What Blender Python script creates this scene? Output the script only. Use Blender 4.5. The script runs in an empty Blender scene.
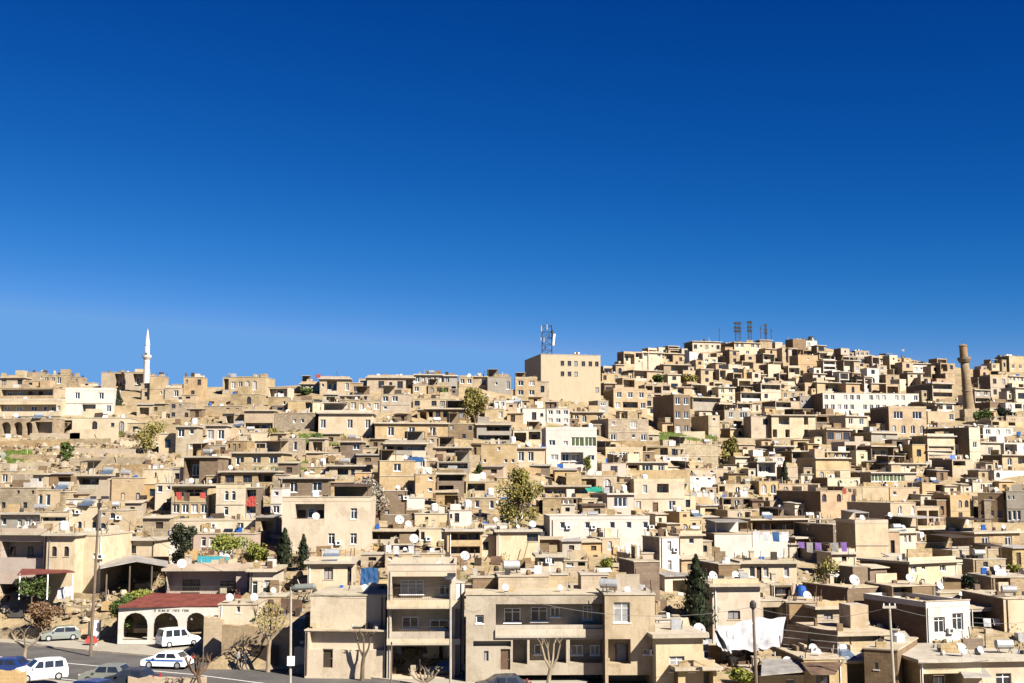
import bpy, math, random
from mathutils import Vector, Matrix
R = random.Random(11)
C = bpy.data.collections.new('town'); bpy.context.scene.collection.children.link(C)
F = 1236.0; PITCH = math.radians(6.4); CP, SP = math.cos(PITCH), math.sin(PITCH)

# ---------------------------------------------------------------- materials
MATS = {}
def nodes_of(name):
    m = bpy.data.materials.new(name); m.use_nodes = True
    nt = m.node_tree; b = nt.nodes['Principled BSDF']; b.inputs['Specular IOR Level'].default_value = 0.2
    MATS[name] = m
    return m, nt, b
def N(nt, t, **kw):
    n = nt.nodes.new(t)
    for k, v in kw.items():
        if k.startswith('_'): setattr(n, k[1:], v)
        else: n.inputs[k].default_value = v
    return n
def mixc(nt, fac, a, b, mode='MIX'):
    n = nt.nodes.new('ShaderNodeMix'); n.data_type = 'RGBA'; n.blend_type = mode
    for sock, v in ((n.inputs[0], fac), (n.inputs[6], a), (n.inputs[7], b)):
        if isinstance(v, bpy.types.NodeSocket): nt.links.new(v, sock)
        elif isinstance(v, (int, float)): sock.default_value = v
        else: sock.default_value = (*v, 1)
    return n.outputs[2]
def ramp(nt, src, lo, hi, a=0.0, b=1.0):
    n = nt.nodes.new('ShaderNodeMapRange'); nt.links.new(src, n.inputs[0])
    n.inputs[1].default_value = lo; n.inputs[2].default_value = hi
    n.inputs[3].default_value = a; n.inputs[4].default_value = b
    return n.outputs[0]
AL = 0.66
def wall_mat(name, col, brick=0.0, stain=0.45, bscale=1.0):
    col = tuple(c*AL for c in col)
    m, nt, b = nodes_of(name); L = nt.links
    tc = N(nt, 'ShaderNodeTexCoord'); oi = N(nt, 'ShaderNodeObjectInfo'); geo = N(nt, 'ShaderNodeNewGeometry')
    add = N(nt, 'ShaderNodeVectorMath', _operation='ADD')
    sc = N(nt, 'ShaderNodeVectorMath', _operation='SCALE'); sc.inputs['Scale'].default_value = 60.0
    cmb = N(nt, 'ShaderNodeCombineXYZ'); 
    for i in range(3): L.new(oi.outputs['Random'], cmb.inputs[i])
    L.new(cmb.outputs[0], sc.inputs[0]); L.new(tc.outputs['Object'], add.inputs[0]); L.new(sc.outputs[0], add.inputs[1])
    P = add.outputs[0]
    big = N(nt, 'ShaderNodeTexNoise', Scale=0.35, Detail=6.0, Roughness=0.65); L.new(P, big.inputs['Vector'])
    mp = N(nt, 'ShaderNodeMapping'); mp.inputs['Scale'].default_value = (1.6, 1.6, 0.22); L.new(P, mp.inputs[0])
    strk = N(nt, 'ShaderNodeTexNoise', Scale=1.3, Detail=5.0, Roughness=0.7); L.new(mp.outputs[0], strk.inputs['Vector'])
    fine = N(nt, 'ShaderNodeTexNoise', Scale=5.0, Detail=4.0, Roughness=0.7); L.new(P, fine.inputs['Vector'])
    dark = tuple(c * k for c, k in zip(col, (0.52, 0.44, 0.36))); pale = tuple(min(0.85, c * k) for c, k in zip(col, (1.18, 1.2, 1.25)))
    c0 = mixc(nt, ramp(nt, oi.outputs['Random'], 0, 1, 0, 0.55), col, pale)
    c1 = mixc(nt, ramp(nt, big.outputs[0], 0.45, 0.72, 0, stain), c0, dark)
    c2 = mixc(nt, ramp(nt, strk.outputs[0], 0.52, 0.78, 0, min(1, stain * 1.6)), c1, dark)
    pat = N(nt, 'ShaderNodeTexNoise', Scale=0.55, Detail=7.0, Roughness=0.6, Distortion=0.6); L.new(tc.outputs['Object'], pat.inputs['Vector'])
    c2 = mixc(nt, ramp(nt, pat.outputs[0], 0.57, 0.60, 0, stain*0.75), c2, tuple(c*k for c, k in zip(col, (0.66, 0.6, 0.52))))
    c3 = mixc(nt, ramp(nt, fine.outputs[0], 0.35, 0.7, 0, 0.28), c2, pale)
    out = c3; bump_src = fine.outputs[0]
    if brick > 0:
        sx = N(nt, 'ShaderNodeSeparateXYZ'); L.new(tc.outputs['Object'], sx.inputs[0])
        ad = N(nt, 'ShaderNodeMath', _operation='ADD'); L.new(sx.outputs[0], ad.inputs[0]); L.new(sx.outputs[1], ad.inputs[1])
        cx = N(nt, 'ShaderNodeCombineXYZ'); L.new(ad.outputs[0], cx.inputs[0]); L.new(sx.outputs[2], cx.inputs[1])
        br = N(nt, 'ShaderNodeTexBrick'); br.inputs['Scale'].default_value = 1.0 / bscale
        br.inputs['Brick Width'].default_value = 0.62; br.inputs['Row Height'].default_value = 0.3; br.inputs['Mortar Size'].default_value = 0.02
        br.inputs['Color1'].default_value = (1, 1, 1, 1); br.inputs['Color2'].default_value = (0.55, 0.52, 0.48, 1); br.inputs['Mortar'].default_value = (0.42, 0.38, 0.33, 1)
        L.new(cx.outputs[0], br.inputs['Vector'])
        out = mixc(nt, brick, c3, br.outputs['Color'], 'MULTIPLY')
    hsv = N(nt, 'ShaderNodeHueSaturation'); L.new(out, hsv.inputs['Color'])
    L.new(ramp(nt, oi.outputs['Random'], 0, 1, 0.74, 1.16), hsv.inputs['Saturation']); L.new(ramp(nt, strk.outputs[0], 0.2, 0.8, 0.86, 1.12), hsv.inputs['Value'])
    hr = N(nt, 'ShaderNodeMath', _operation='MULTIPLY'); L.new(oi.outputs['Random'], hr.inputs[0]); hr.inputs[1].default_value = 7.31; hf = N(nt, 'ShaderNodeMath', _operation='FRACT'); L.new(hr.outputs[0], hf.inputs[0]); L.new(ramp(nt, hf.outputs[0], 0, 1, 0.496, 0.509), hsv.inputs['Hue'])
    L.new(hsv.outputs[0], b.inputs['Base Color']); b.inputs['Roughness'].default_value = 0.92
    bp = N(nt, 'ShaderNodeBump', Strength=0.35, Distance=0.05); L.new(bump_src, bp.inputs['Height']); L.new(bp.outputs[0], b.inputs['Normal'])
    return m
def plain(name, col, rough=0.6, metal=0.0, var=0.15, scale=2.0, spec=0.3):
    col = tuple(c*(.8 if min(col) > .55 else AL) for c in col)
    m, nt, b = nodes_of(name); L = nt.links
    tc = N(nt, 'ShaderNodeTexCoord'); oi = N(nt, 'ShaderNodeObjectInfo')
    n = N(nt, 'ShaderNodeTexNoise', Scale=scale, Detail=4.0); L.new(tc.outputs['Object'], n.inputs['Vector'])
    d = tuple(c * (1 - var * 2) for c in col)
    c = mixc(nt, ramp(nt, n.outputs[0], 0.35, 0.7), col, d)
    hsv = N(nt, 'ShaderNodeHueSaturation'); L.new(c, hsv.inputs['Color']); L.new(ramp(nt, oi.outputs['Random'], 0, 1, 1 - var, 1 + var), hsv.inputs['Value'])
    L.new(hsv.outputs[0], b.inputs['Base Color'])
    b.inputs['Roughness'].default_value = rough; b.inputs['Metallic'].default_value = metal; b.inputs['Specular IOR Level'].default_value = spec
    return m
wall_mat('cream', (0.54, 0.445, 0.315), 0.05, 0.5)
wall_mat('tan', (0.47, 0.36, 0.225), 0.28, 0.65)
wall_mat('stone', (0.42, 0.32, 0.195), 0.6, 0.65)
wall_mat('ochre', (0.465, 0.325, 0.185), 0.28, 0.4)
wall_mat('beige', (0.405, 0.335, 0.245), 0.05, 0.12)
wall_mat('aged_stone', (0.32, 0.225, 0.135), 0.5, 0.6)
wall_mat('plaster', (0.415, 0.335, 0.24), 0.0, 0.8)
wall_mat('white', (0.55, 0.5, 0.44), 0.0, 0.32)
wall_mat('grey', (0.31, 0.27, 0.22), 0.1, 0.45)
wall_mat('pink', (0.42, 0.335, 0.265), 0.0, 0.3)
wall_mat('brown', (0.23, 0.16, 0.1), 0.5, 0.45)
wall_mat('concrete', (0.45, 0.385, 0.295), 0.0, 0.55)
wall_mat('rooftop', (0.47, 0.395, 0.29), 0.0, 0.8)
wall_mat('rubble', (0.42, 0.32, 0.19), 0.75, 0.75, 0.7)
wall_mat('road_dust', (0.38, 0.325, 0.25), 0.0, 0.35)
plain('frame_white', (0.78, 0.77, 0.74), 0.5); plain('frame_brown', (0.12, 0.065, 0.035), 0.6)
plain('glass', (0.025, 0.03, 0.04), 0.12, spec=0.6); plain('curtain', (0.33, 0.32, 0.31), 0.4)
plain('darkwood', (0.05, 0.032, 0.02), 0.7); plain('door_brown', (0.12, 0.07, 0.04), 0.6); plain('door_grey', (0.3, 0.31, 0.33), 0.5)
plain('iron', (0.045, 0.04, 0.038), 0.6); plain('galv', (0.5, 0.5, 0.5), 0.45, 0.4); plain('white_paint', (0.8, 0.79, 0.77), 0.4)
plain('dish', (0.54, 0.53, 0.51), 0.45, var=0.05); plain('red_tile', (0.2, 0.05, 0.035), 0.8, var=0.2, scale=1.2)
plain('green_cloth', (0.02, 0.30, 0.20), 0.8); plain('blue_cloth', (0.02, 0.085, 0.22), 0.8); plain('purple_cloth', (0.19, 0.10, 0.32), 0.8)
plain('red_cloth', (0.42, 0.06, 0.045), 0.8); plain('white_cloth', (0.54, 0.53, 0.54), 0.8, var=0.12); plain('turq', (0.06, 0.36, 0.42), 0.4)
plain('green_shutter', (0.06, 0.085, 0.025), 0.6); plain('blue_glass', (0.12, 0.16, 0.22), 0.2, spec=0.6)
plain('pole_wood', (0.17, 0.12, 0.08), 0.85); plain('pole_conc', (0.42, 0.37, 0.30), 0.85); plain('rubber', (0.02, 0.02, 0.02), 0.8)
plain('car_white', (0.78, 0.78, 0.78), 0.25, var=0.02, spec=0.5); plain('car_silver', (0.36, 0.38, 0.33), 0.25, 0.5, 0.03); plain('car_blue', (0.015, 0.04, 0.16), 0.25, var=0.03, spec=0.5)
plain('car_dark', (0.03, 0.035, 0.05), 0.25, var=0.03, spec=0.5); plain('stripe_blue', (0.03, 0.15, 0.50), 0.4); plain('lamp_glass', (0.6, 0.58, 0.5), 0.2); plain('tail_red', (0.45, 0.02, 0.02), 0.3)
plain('bark', (0.16, 0.115, 0.075), 0.9); plain('bark_pale', (0.33, 0.255, 0.17), 0.9); plain('twig', (0.14, 0.085, 0.05), 0.9)
plain('tin', (0.46, 0.42, 0.37), 0.5, 0.2, 0.2, 1.0); plain('rust', (0.15, 0.09, 0.055), 0.8, var=0.3, scale=1.0); plain('blue_tank', (0.02, 0.10, 0.38), 0.4)
plain('skin', (0.45, 0.27, 0.18), 0.6); plain('jacket', (0.025, 0.03, 0.04), 0.8); plain('trousers', (0.04, 0.045, 0.07), 0.8); plain('shirt', (0.3, 0.28, 0.26), 0.8); plain('hair', (0.015, 0.01, 0.008), 0.8)
plain('line_paint', (0.62, 0.61, 0.58), 0.7, var=0.2, scale=4); plain('orange_paint', (0.6, 0.24, 0.08), 0.6); plain('red_paint', (0.55, 0.07, 0.05), 0.5)
def leaf_mat(name, col, col2):
    col = tuple(c*AL for c in col); col2 = tuple(c*AL for c in col2)
    m, nt, b = nodes_of(name); L = nt.links
    geo = N(nt, 'ShaderNodeNewGeometry')
    L.new(mixc(nt, geo.outputs['Random Per Island'], col, col2), b.inputs['Base Color']); b.inputs['Roughness'].default_value = 0.7
    return m
leaf_mat('leaf_olive', (0.17, 0.155, 0.035), (0.33, 0.27, 0.08)); leaf_mat('leaf_green', (0.05, 0.085, 0.02), (0.12, 0.15, 0.035))
leaf_mat('leaf_dark', (0.010, 0.018, 0.008), (0.040, 0.050, 0.020)); leaf_mat('leaf_lime', (0.17, 0.2, 0.03), (0.28, 0.27, 0.06))
leaf_mat('leaf_pale', (0.30, 0.26, 0.20), (0.42, 0.37, 0.30)); leaf_mat('leaf_russet', (0.14, 0.08, 0.045), (0.24, 0.14, 0.07))
leaf_mat('grass_mat', (0.09, 0.15, 0.025), (0.19, 0.24, 0.05))

# ground
m, nt, b = nodes_of('ground'); L = nt.links
geo = N(nt, 'ShaderNodeNewGeometry')
n1 = N(nt, 'ShaderNodeTexNoise', Scale=0.05, Detail=6.0, Roughness=0.6); n2 = N(nt, 'ShaderNodeTexNoise', Scale=0.7, Detail=8.0, Roughness=0.7); n3 = N(nt, 'ShaderNodeTexNoise', Scale=0.08, Detail=7.0, Roughness=0.7)
for n in (n1, n2, n3): L.new(geo.outputs['Position'], n.inputs['Vector'])
c = mixc(nt, ramp(nt, n1.outputs[0], 0.35, 0.65), (0.30, 0.23, 0.14), (0.23, 0.17, 0.095))
c = mixc(nt, ramp(nt, n2.outputs[0], 0.45, 0.7, 0, 0.75), c, (0.11, 0.08, 0.045))
c = mixc(nt, ramp(nt, n3.outputs[0], 0.56, 0.66, 0, 0.7), c, (0.09, 0.10, 0.03))
L.new(c, b.inputs['Base Color']); b.inputs['Roughness'].default_value = 0.95
bp = N(nt, 'ShaderNodeBump', Strength=0.8, Distance=0.4); L.new(n2.outputs[0], bp.inputs['Height']); L.new(bp.outputs[0], b.inputs['Normal'])
m, nt, b = nodes_of('asphalt'); L = nt.links
geo = N(nt, 'ShaderNodeNewGeometry')
n1 = N(nt, 'ShaderNodeTexNoise', Scale=0.25, Detail=6.0, Roughness=0.65); n2 = N(nt, 'ShaderNodeTexNoise', Scale=6.0, Detail=4.0)
for n in (n1, n2): L.new(geo.outputs['Position'], n.inputs['Vector'])
c = mixc(nt, ramp(nt, n1.outputs[0], 0.35, 0.68), (0.06, 0.055, 0.053), (0.105, 0.095, 0.085)); c = mixc(nt, ramp(nt, n2.outputs[0], 0.3, 0.7, 0, 0.4), c, (0.045, 0.04, 0.037))
L.new(c, b.inputs['Base Color']); b.inputs['Roughness'].default_value = 0.9

# ---------------------------------------------------------------- mesh helper
class MB:
    def __init__(s): s.v = []; s.f = []; s.m = []; s.names = []
    def mi(s, name):
        if name not in s.names: s.names.append(name)
        return s.names.index(name)
    def poly(s, pts, mat):
        i = len(s.v); s.v.extend(tuple(p) for p in pts); s.f.append(tuple(range(i, i + len(pts)))); s.m.append(s.mi(mat))
    def box(s, a, b, mat, top=None):
        x0, y0, z0 = a; x1, y1, z1 = b; i = len(s.v)
        s.v += [(x0,y0,z0),(x1,y0,z0),(x1,y1,z0),(x0,y1,z0),(x0,y0,z1),(x1,y0,z1),(x1,y1,z1),(x0,y1,z1)]
        for k, q in enumerate(((0,3,2,1),(4,5,6,7),(0,1,5,4),(1,2,6,5),(2,3,7,6),(3,0,4,7))):
            s.f.append(tuple(i + j for j in q)); s.m.append(s.mi(top if (top and k == 1) else mat))
    def tube(s, pts, rs, mat, n=7, cap=True):
        pts = [Vector(p) for p in pts]
        if not hasattr(rs, '__len__'): rs = [rs] * len(pts)
        base = len(s.v); k = s.mi(mat)
        for j, p in enumerate(pts):
            d = (pts[min(j+1, len(pts)-1)] - pts[max(j-1, 0)]).normalized()
            u = d.cross(Vector((0,1,0)) if abs(d.y) < 0.9 else Vector((1,0,0))).normalized(); w = d.cross(u)
            for a in range(n):
                t = 2 * math.pi * a / n; s.v.append(tuple(p + (u * math.cos(t) + w * math.sin(t)) * rs[j]))
        for j in range(len(pts) - 1):
            for a in range(n):
                s.f.append((base+j*n+a, base+j*n+(a+1)%n, base+(j+1)*n+(a+1)%n, base+(j+1)*n+a)); s.m.append(k)
        if cap:
            s.f.append(tuple(base + a for a in range(n))); s.m.append(k)
            s.f.append(tuple(base + (len(pts)-1)*n + n-1-a for a in range(n))); s.m.append(k)
    def lathe(s, prof, c, mat, n=16):
        base = len(s.v); k = s.mi(mat)
        for r, z in prof:
            for a in range(n):
                t = 2*math.pi*a/n; s.v.append((c[0]+r*math.cos(t), c[1]+r*math.sin(t), c[2]+z))
        for j in range(len(prof)-1):
            for a in range(n):
                s.f.append((base+j*n+a, base+j*n+(a+1)%n, base+(j+1)*n+(a+1)%n, base+(j+1)*n+a)); s.m.append(k)
        s.f.append(tuple(base+(len(prof)-1)*n+a for a in range(n))); s.m.append(k)
    def prism(s, pts, d, mat):     # pts polygon extruded by vector d
        n = len(pts); i = len(s.v); k = s.mi(mat); d = Vector(d)
        s.v += [tuple(p) for p in pts] + [tuple(Vector(p) + d) for p in pts]
        s.f.append(tuple(i+j for j in range(n))); s.m.append(k); s.f.append(tuple(i+n+n-1-j for j in range(n))); s.m.append(k)
        for j in range(n): s.f.append((i+j, i+n+j, i+n+(j+1)%n, i+(j+1)%n)); s.m.append(k)
    def mesh(s, name):
        me = bpy.data.meshes.new(name); me.from_pydata(s.v, [], s.f)
        for n in s.names: me.materials.append(MATS[n])
        me.polygons.foreach_set('material_index', s.m); me.update(); return me
    def build(s, name, parent=None, loc=None, smooth=False):
        me = s.mesh(name)
        if smooth: me.polygons.foreach_set('use_smooth', [True]*len(me.polygons))
        return link(name, me, parent, loc)
def link(name, data, parent=None, loc=None):
    o = bpy.data.objects.new(name, data); C.objects.link(o)
    if parent is not None: o.parent = parent
    if loc is not None: o.location = loc
    return o
def tag(o, label, cat, group=None):
    o['label'] = label; o['category'] = cat
    if group: o['group'] = group
    return o
def empty(name, loc, rz=0.0): 
    o = link(name, None, None, loc); o.rotation_euler = (0, 0, rz); return o

# ---------------------------------------------------------------- camera geometry and terrain
def at(px, py, Y):
    dx, dy = (px - 512) / F, (341.5 - py) / F
    k = Y / (CP - dy * SP); return Vector((dx * k, Y, (SP + dy * CP) * k))
def to_px(p):
    x, y, z = p; cy = y * CP + z * SP; cz = -y * SP + z * CP
    return 512 + F * x / cy, 341.5 - F * cz / cy
PROF = [
 (-300, [(60,-17.2),(134,-16.5),(140,-13.3),(158,-9),(190,-3),(233,5.6),(285,18.4),(322,25),(345,25),(420,14),(700,-20)]),
 (0,   [(60,-17.2),(134,-16.5),(140,-13.3),(158,-9),(190,-3),(233,5.6),(285,18.4),(322,25.5),(345,26),(420,14),(700,-20)]),
 (220, [(60,-17.2),(131,-16.5),(134,-13.6),(157,-9),(190,-3),(233,5.6),(285,18.4),(318,24),(345,24.5),(420,14),(700,-20)]),
 (236, [(60,-17.2),(114.6,-16.5),(115.2,-13.2),(128,-12.4),(157,-9),(190,-3),(233,5.6),(285,18.4),(318,24),(345,24.5),(420,14),(700,-20)]),
 (290, [(60,-17.2),(114.6,-16.5),(115.2,-13.2),(128,-12.4),(157,-9),(190,-3),(233,5.6),(285,18.4),(318,24),(345,24.5),(420,14),(700,-20)]),
 (305, [(60,-17.2),(111,-16.5),(114,-13.4),(124,-12),(157,-9),(190,-3),(233,5.6),(285,18.6),(318,25),(345,25.5),(420,14),(700,-20)]),
 (330, [(60,-17.2),(110.5,-16.5),(113,-13.4),(124,-12),(157,-9),(190,-3),(233,5.6),(285,18.6),(318,25),(345,25.5),(420,14),(700,-20)]),
 (450, [(60,-17.2),(110,-16.5),(121,-11.5),(157,-9),(190,-3),(236,5.6),(290,18.6),(330,26),(355,27),(430,16),(700,-20)]),
 (600, [(60,-17.2),(108,-16.8),(124,-11.5),(165,-9.5),(215,-3.5),(262,6),(350,22.5),(430,36),(455,39),(480,39),(560,25),(800,-20)]),
 (700, [(60,-18),(106,-17.8),(137,-13.3),(195,-11),(255,-4.3),(302,7),(430,27.5),(520,54),(545,56),(620,42),(900,-20)]),
 (800, [(60,-18.5),(108,-18.2),(137,-13.6),(205,-11.6),(263,-4.3),(309,7.5),(440,28),(530,58.5),(555,60),(640,45),(900,-20)]),
 (900, [(60,-18.5),(108,-18.2),(137,-13.6),(205,-11.6),(263,-4.3),(309,7.5),(440,28),(505,50),(530,52),(620,38),(900,-20)]),
 (1024,[(60,-18.5),(108,-18.2),(137,-13.6),(205,-11.6),(263,-4.3),(309,7.5),(420,28),(470,41),(495,43),(600,30),(900,-20)]),
 (1400,[(60,-18.5),(108,-18.2),(137,-13.6),(205,-11.6),(263,-4.3),(309,7.5),(420,26),(470,36),(495,38),(600,25),(900,-20)])]
def lerp_tab(tab, y):
    if y <= tab[0][0]: return tab[0][1]
    for (a, za), (b, zb) in zip(tab, tab[1:]):
        if y <= b: return za + (zb - za) * (y - a) / (b - a)
    return tab[-1][1]
def ground(x, y):
    px = 512 + F * x / max(y, 1.0)
    if px <= PROF[0][0]: return lerp_tab(PROF[0][1], y)
    for (a, ta), (b, tb) in zip(PROF, PROF[1:]):
        if px <= b:
            t = (px - a) / (b - a); return lerp_tab(ta, y) * (1 - t) + lerp_tab(tb, y) * t
    return lerp_tab(PROF[-1][1], y)
def hit(px, row):
    y = 90.0; last = None
    while y < 600:
        p = at(px, row, y)
        if p.z <= ground(p.x, y): return y
        y += 1.0 if y < 200 else 2.0
    best, by = 1e9, 300
    y = 250
    while y < 580:
        p = at(px, row, y); d = p.z - ground(p.x, y)
        if d < best: best, by = d, y
        y += 3
    return by
# ---------------------------------------------------------------- windows (one mesh, pane a sub-part; shared by size)
_wc = {}
def window_meshes(w, h, arch, frame, glass, near, mull):
    w = round(w * 5) / 5 or 0.2; h = round(h * 5) / 5 or 0.2
    key = (w, h, arch, frame, glass, near, mull)
    if key in _wc: return _wc[key]
    f = 0.07 if near else 0.1; d = 0.06; a = MB(); hw = w / 2
    a.box((-hw, -d, 0), (-hw+f, 0, h), frame); a.box((hw-f, -d, 0), (hw, 0, h), frame)
    a.box((-hw+f, -d, 0), (hw-f, 0, f), frame); a.box((-hw+f, -d, h-f), (hw-f, 0, h), frame)
    for k in range(1, mull):
        x = -hw + w * k / mull; a.box((x-f/2, -d+0.005, f), (x+f/2, 0, h-f), frame)
    if near and h > 1: a.box((-hw+f, -d+0.008, h*0.7), (hw-f, -0.004, h*0.7+f*0.8), frame)
    a.box((-hw-0.08, -0.24 - 0.03, -0.09), (hw+0.08, -0.01, -0.005), frame if frame == 'frame_white' else 'concrete')
    g = MB(); g.box((-hw+f*0.5, -0.03, f*0.5), (hw-f*0.5, -0.012, h-f*0.5), glass)
    if near:
        r = (a.mesh('window'), g.mesh('pane'))
    else:
        a.box((-hw+f*0.5, -0.03, f*0.5), (hw-f*0.5, -0.012, h-f*0.5), glass); r = (a.mesh('window'), None)
    _wc[key] = r; return r
def add_window(root, x, y, z, w, h, arch=False, near=True, frame='frame_white', glass=None):
    mull = 1 if w < 0.8 else 2 if w < 1.9 else 3 if w < 2.8 else 4
    glass = glass or R.choice(['glass', 'glass', 'glass', 'curtain'])
    a, g = window_meshes(w, h, arch, frame, glass, near, mull)
    o = link('window', a, root, (x, y, z))
    if g: link('pane', g, o)
    return o
def add_door(root, x, y, z, w, h, mat, near=True):
    b = MB(); b.box((-w/2, -0.05, 0), (w/2, 0, h), mat)
    for s in (-1, 1): b.box((s*w/2 - 0.05, -0.09, 0), (s*w/2 + 0.05, -0.051, h), 'frame_brown')
    o = b.build('door', root, (x, y, z))
    if near:
        k = MB(); k.box((w*0.28, -0.11, h*0.46), (w*0.36, -0.051, h*0.5), 'galv'); k.build('handle', o)
    return o
def facade(b, w, h, z0, holes, mat, inner):
    """front wall y=0 with openings (xa, za, xb, zb, depth, arch, closed)"""
    xs = sorted({-w/2, w/2, *[q[0] for q in holes], *[q[2] for q in holes]}); zs = sorted({z0, h, *[q[1] for q in holes], *[q[3] for q in holes]})
    for x0, x1 in zip(xs, xs[1:]):
        run = None
        for z_0, z_1 in zip(zs, zs[1:]):
            cx, cz = (x0+x1)/2, (z_0+z_1)/2
            hole = any(q[0] < cx < q[2] and q[1] < cz < q[3] for q in holes)
            if not hole: b.poly([(x0,0,z_0),(x1,0,z_0),(x1,0,z_1),(x0,0,z_1)], mat)
    for xa, za, xb, zb, dp, arch, closed in holes:
        b.poly([(xa,0,za),(xa,dp,za),(xa,dp,zb),(xa,0,zb)], mat); b.poly([(xb,0,za),(xb,0,zb),(xb,dp,zb),(xb,dp,za)], mat)
        b.poly([(xa,0,za),(xb,0,za),(xb,dp,za),(xa,dp,za)], mat); b.poly([(xa,0,zb),(xa,dp,zb),(xb,dp,zb),(xb,0,zb)], mat)
        if closed: b.poly([(xa,dp,za),(xb,dp,za),(xb,dp,zb),(xa,dp,zb)], inner)
        if arch:
            r = min((xb-xa)/2, (zb-za)); xm = (xa+xb)/2; n = 8; ry = r
            arc = [(xm - r*math.cos(math.pi*k/n), 0, zb - ry + ry*math.sin(math.pi*k/n)) for k in range(n+1)]
            for k in range(n):
                c = (xa,0,zb) if k < n/2 else (xb,0,zb); b.poly([c, arc[k], arc[k+1]][::-1], mat)
                p, q = arc[k], arc[k+1]; b.poly([p, q, (q[0], dp-0.001, q[2]), (p[0], dp-0.001, p[2])], mat)
            b.poly([(xa,0,zb),(arc[n//2]),(xb,0,zb)], mat)

AUTO = []; HOUSES = []; cover = [bytearray(1024) for _ in range(683)]
def mark(x0, y0, x1, y1):
    for y in range(max(0, int(y0)), min(683, int(y1))):
        r = cover[y]
        for x in range(max(0, int(x0)), min(1024, int(x1))): r[x] = 1
def covered(x0, y0, x1, y1):
    n = c = 0
    for y in range(max(0, int(y0)), min(683, int(y1)), 2):
        r = cover[y]
        for x in range(max(0, int(x0)), min(1024, int(x1)), 2): n += 1; c += r[x]
    return c / n if n else 1.0

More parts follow.
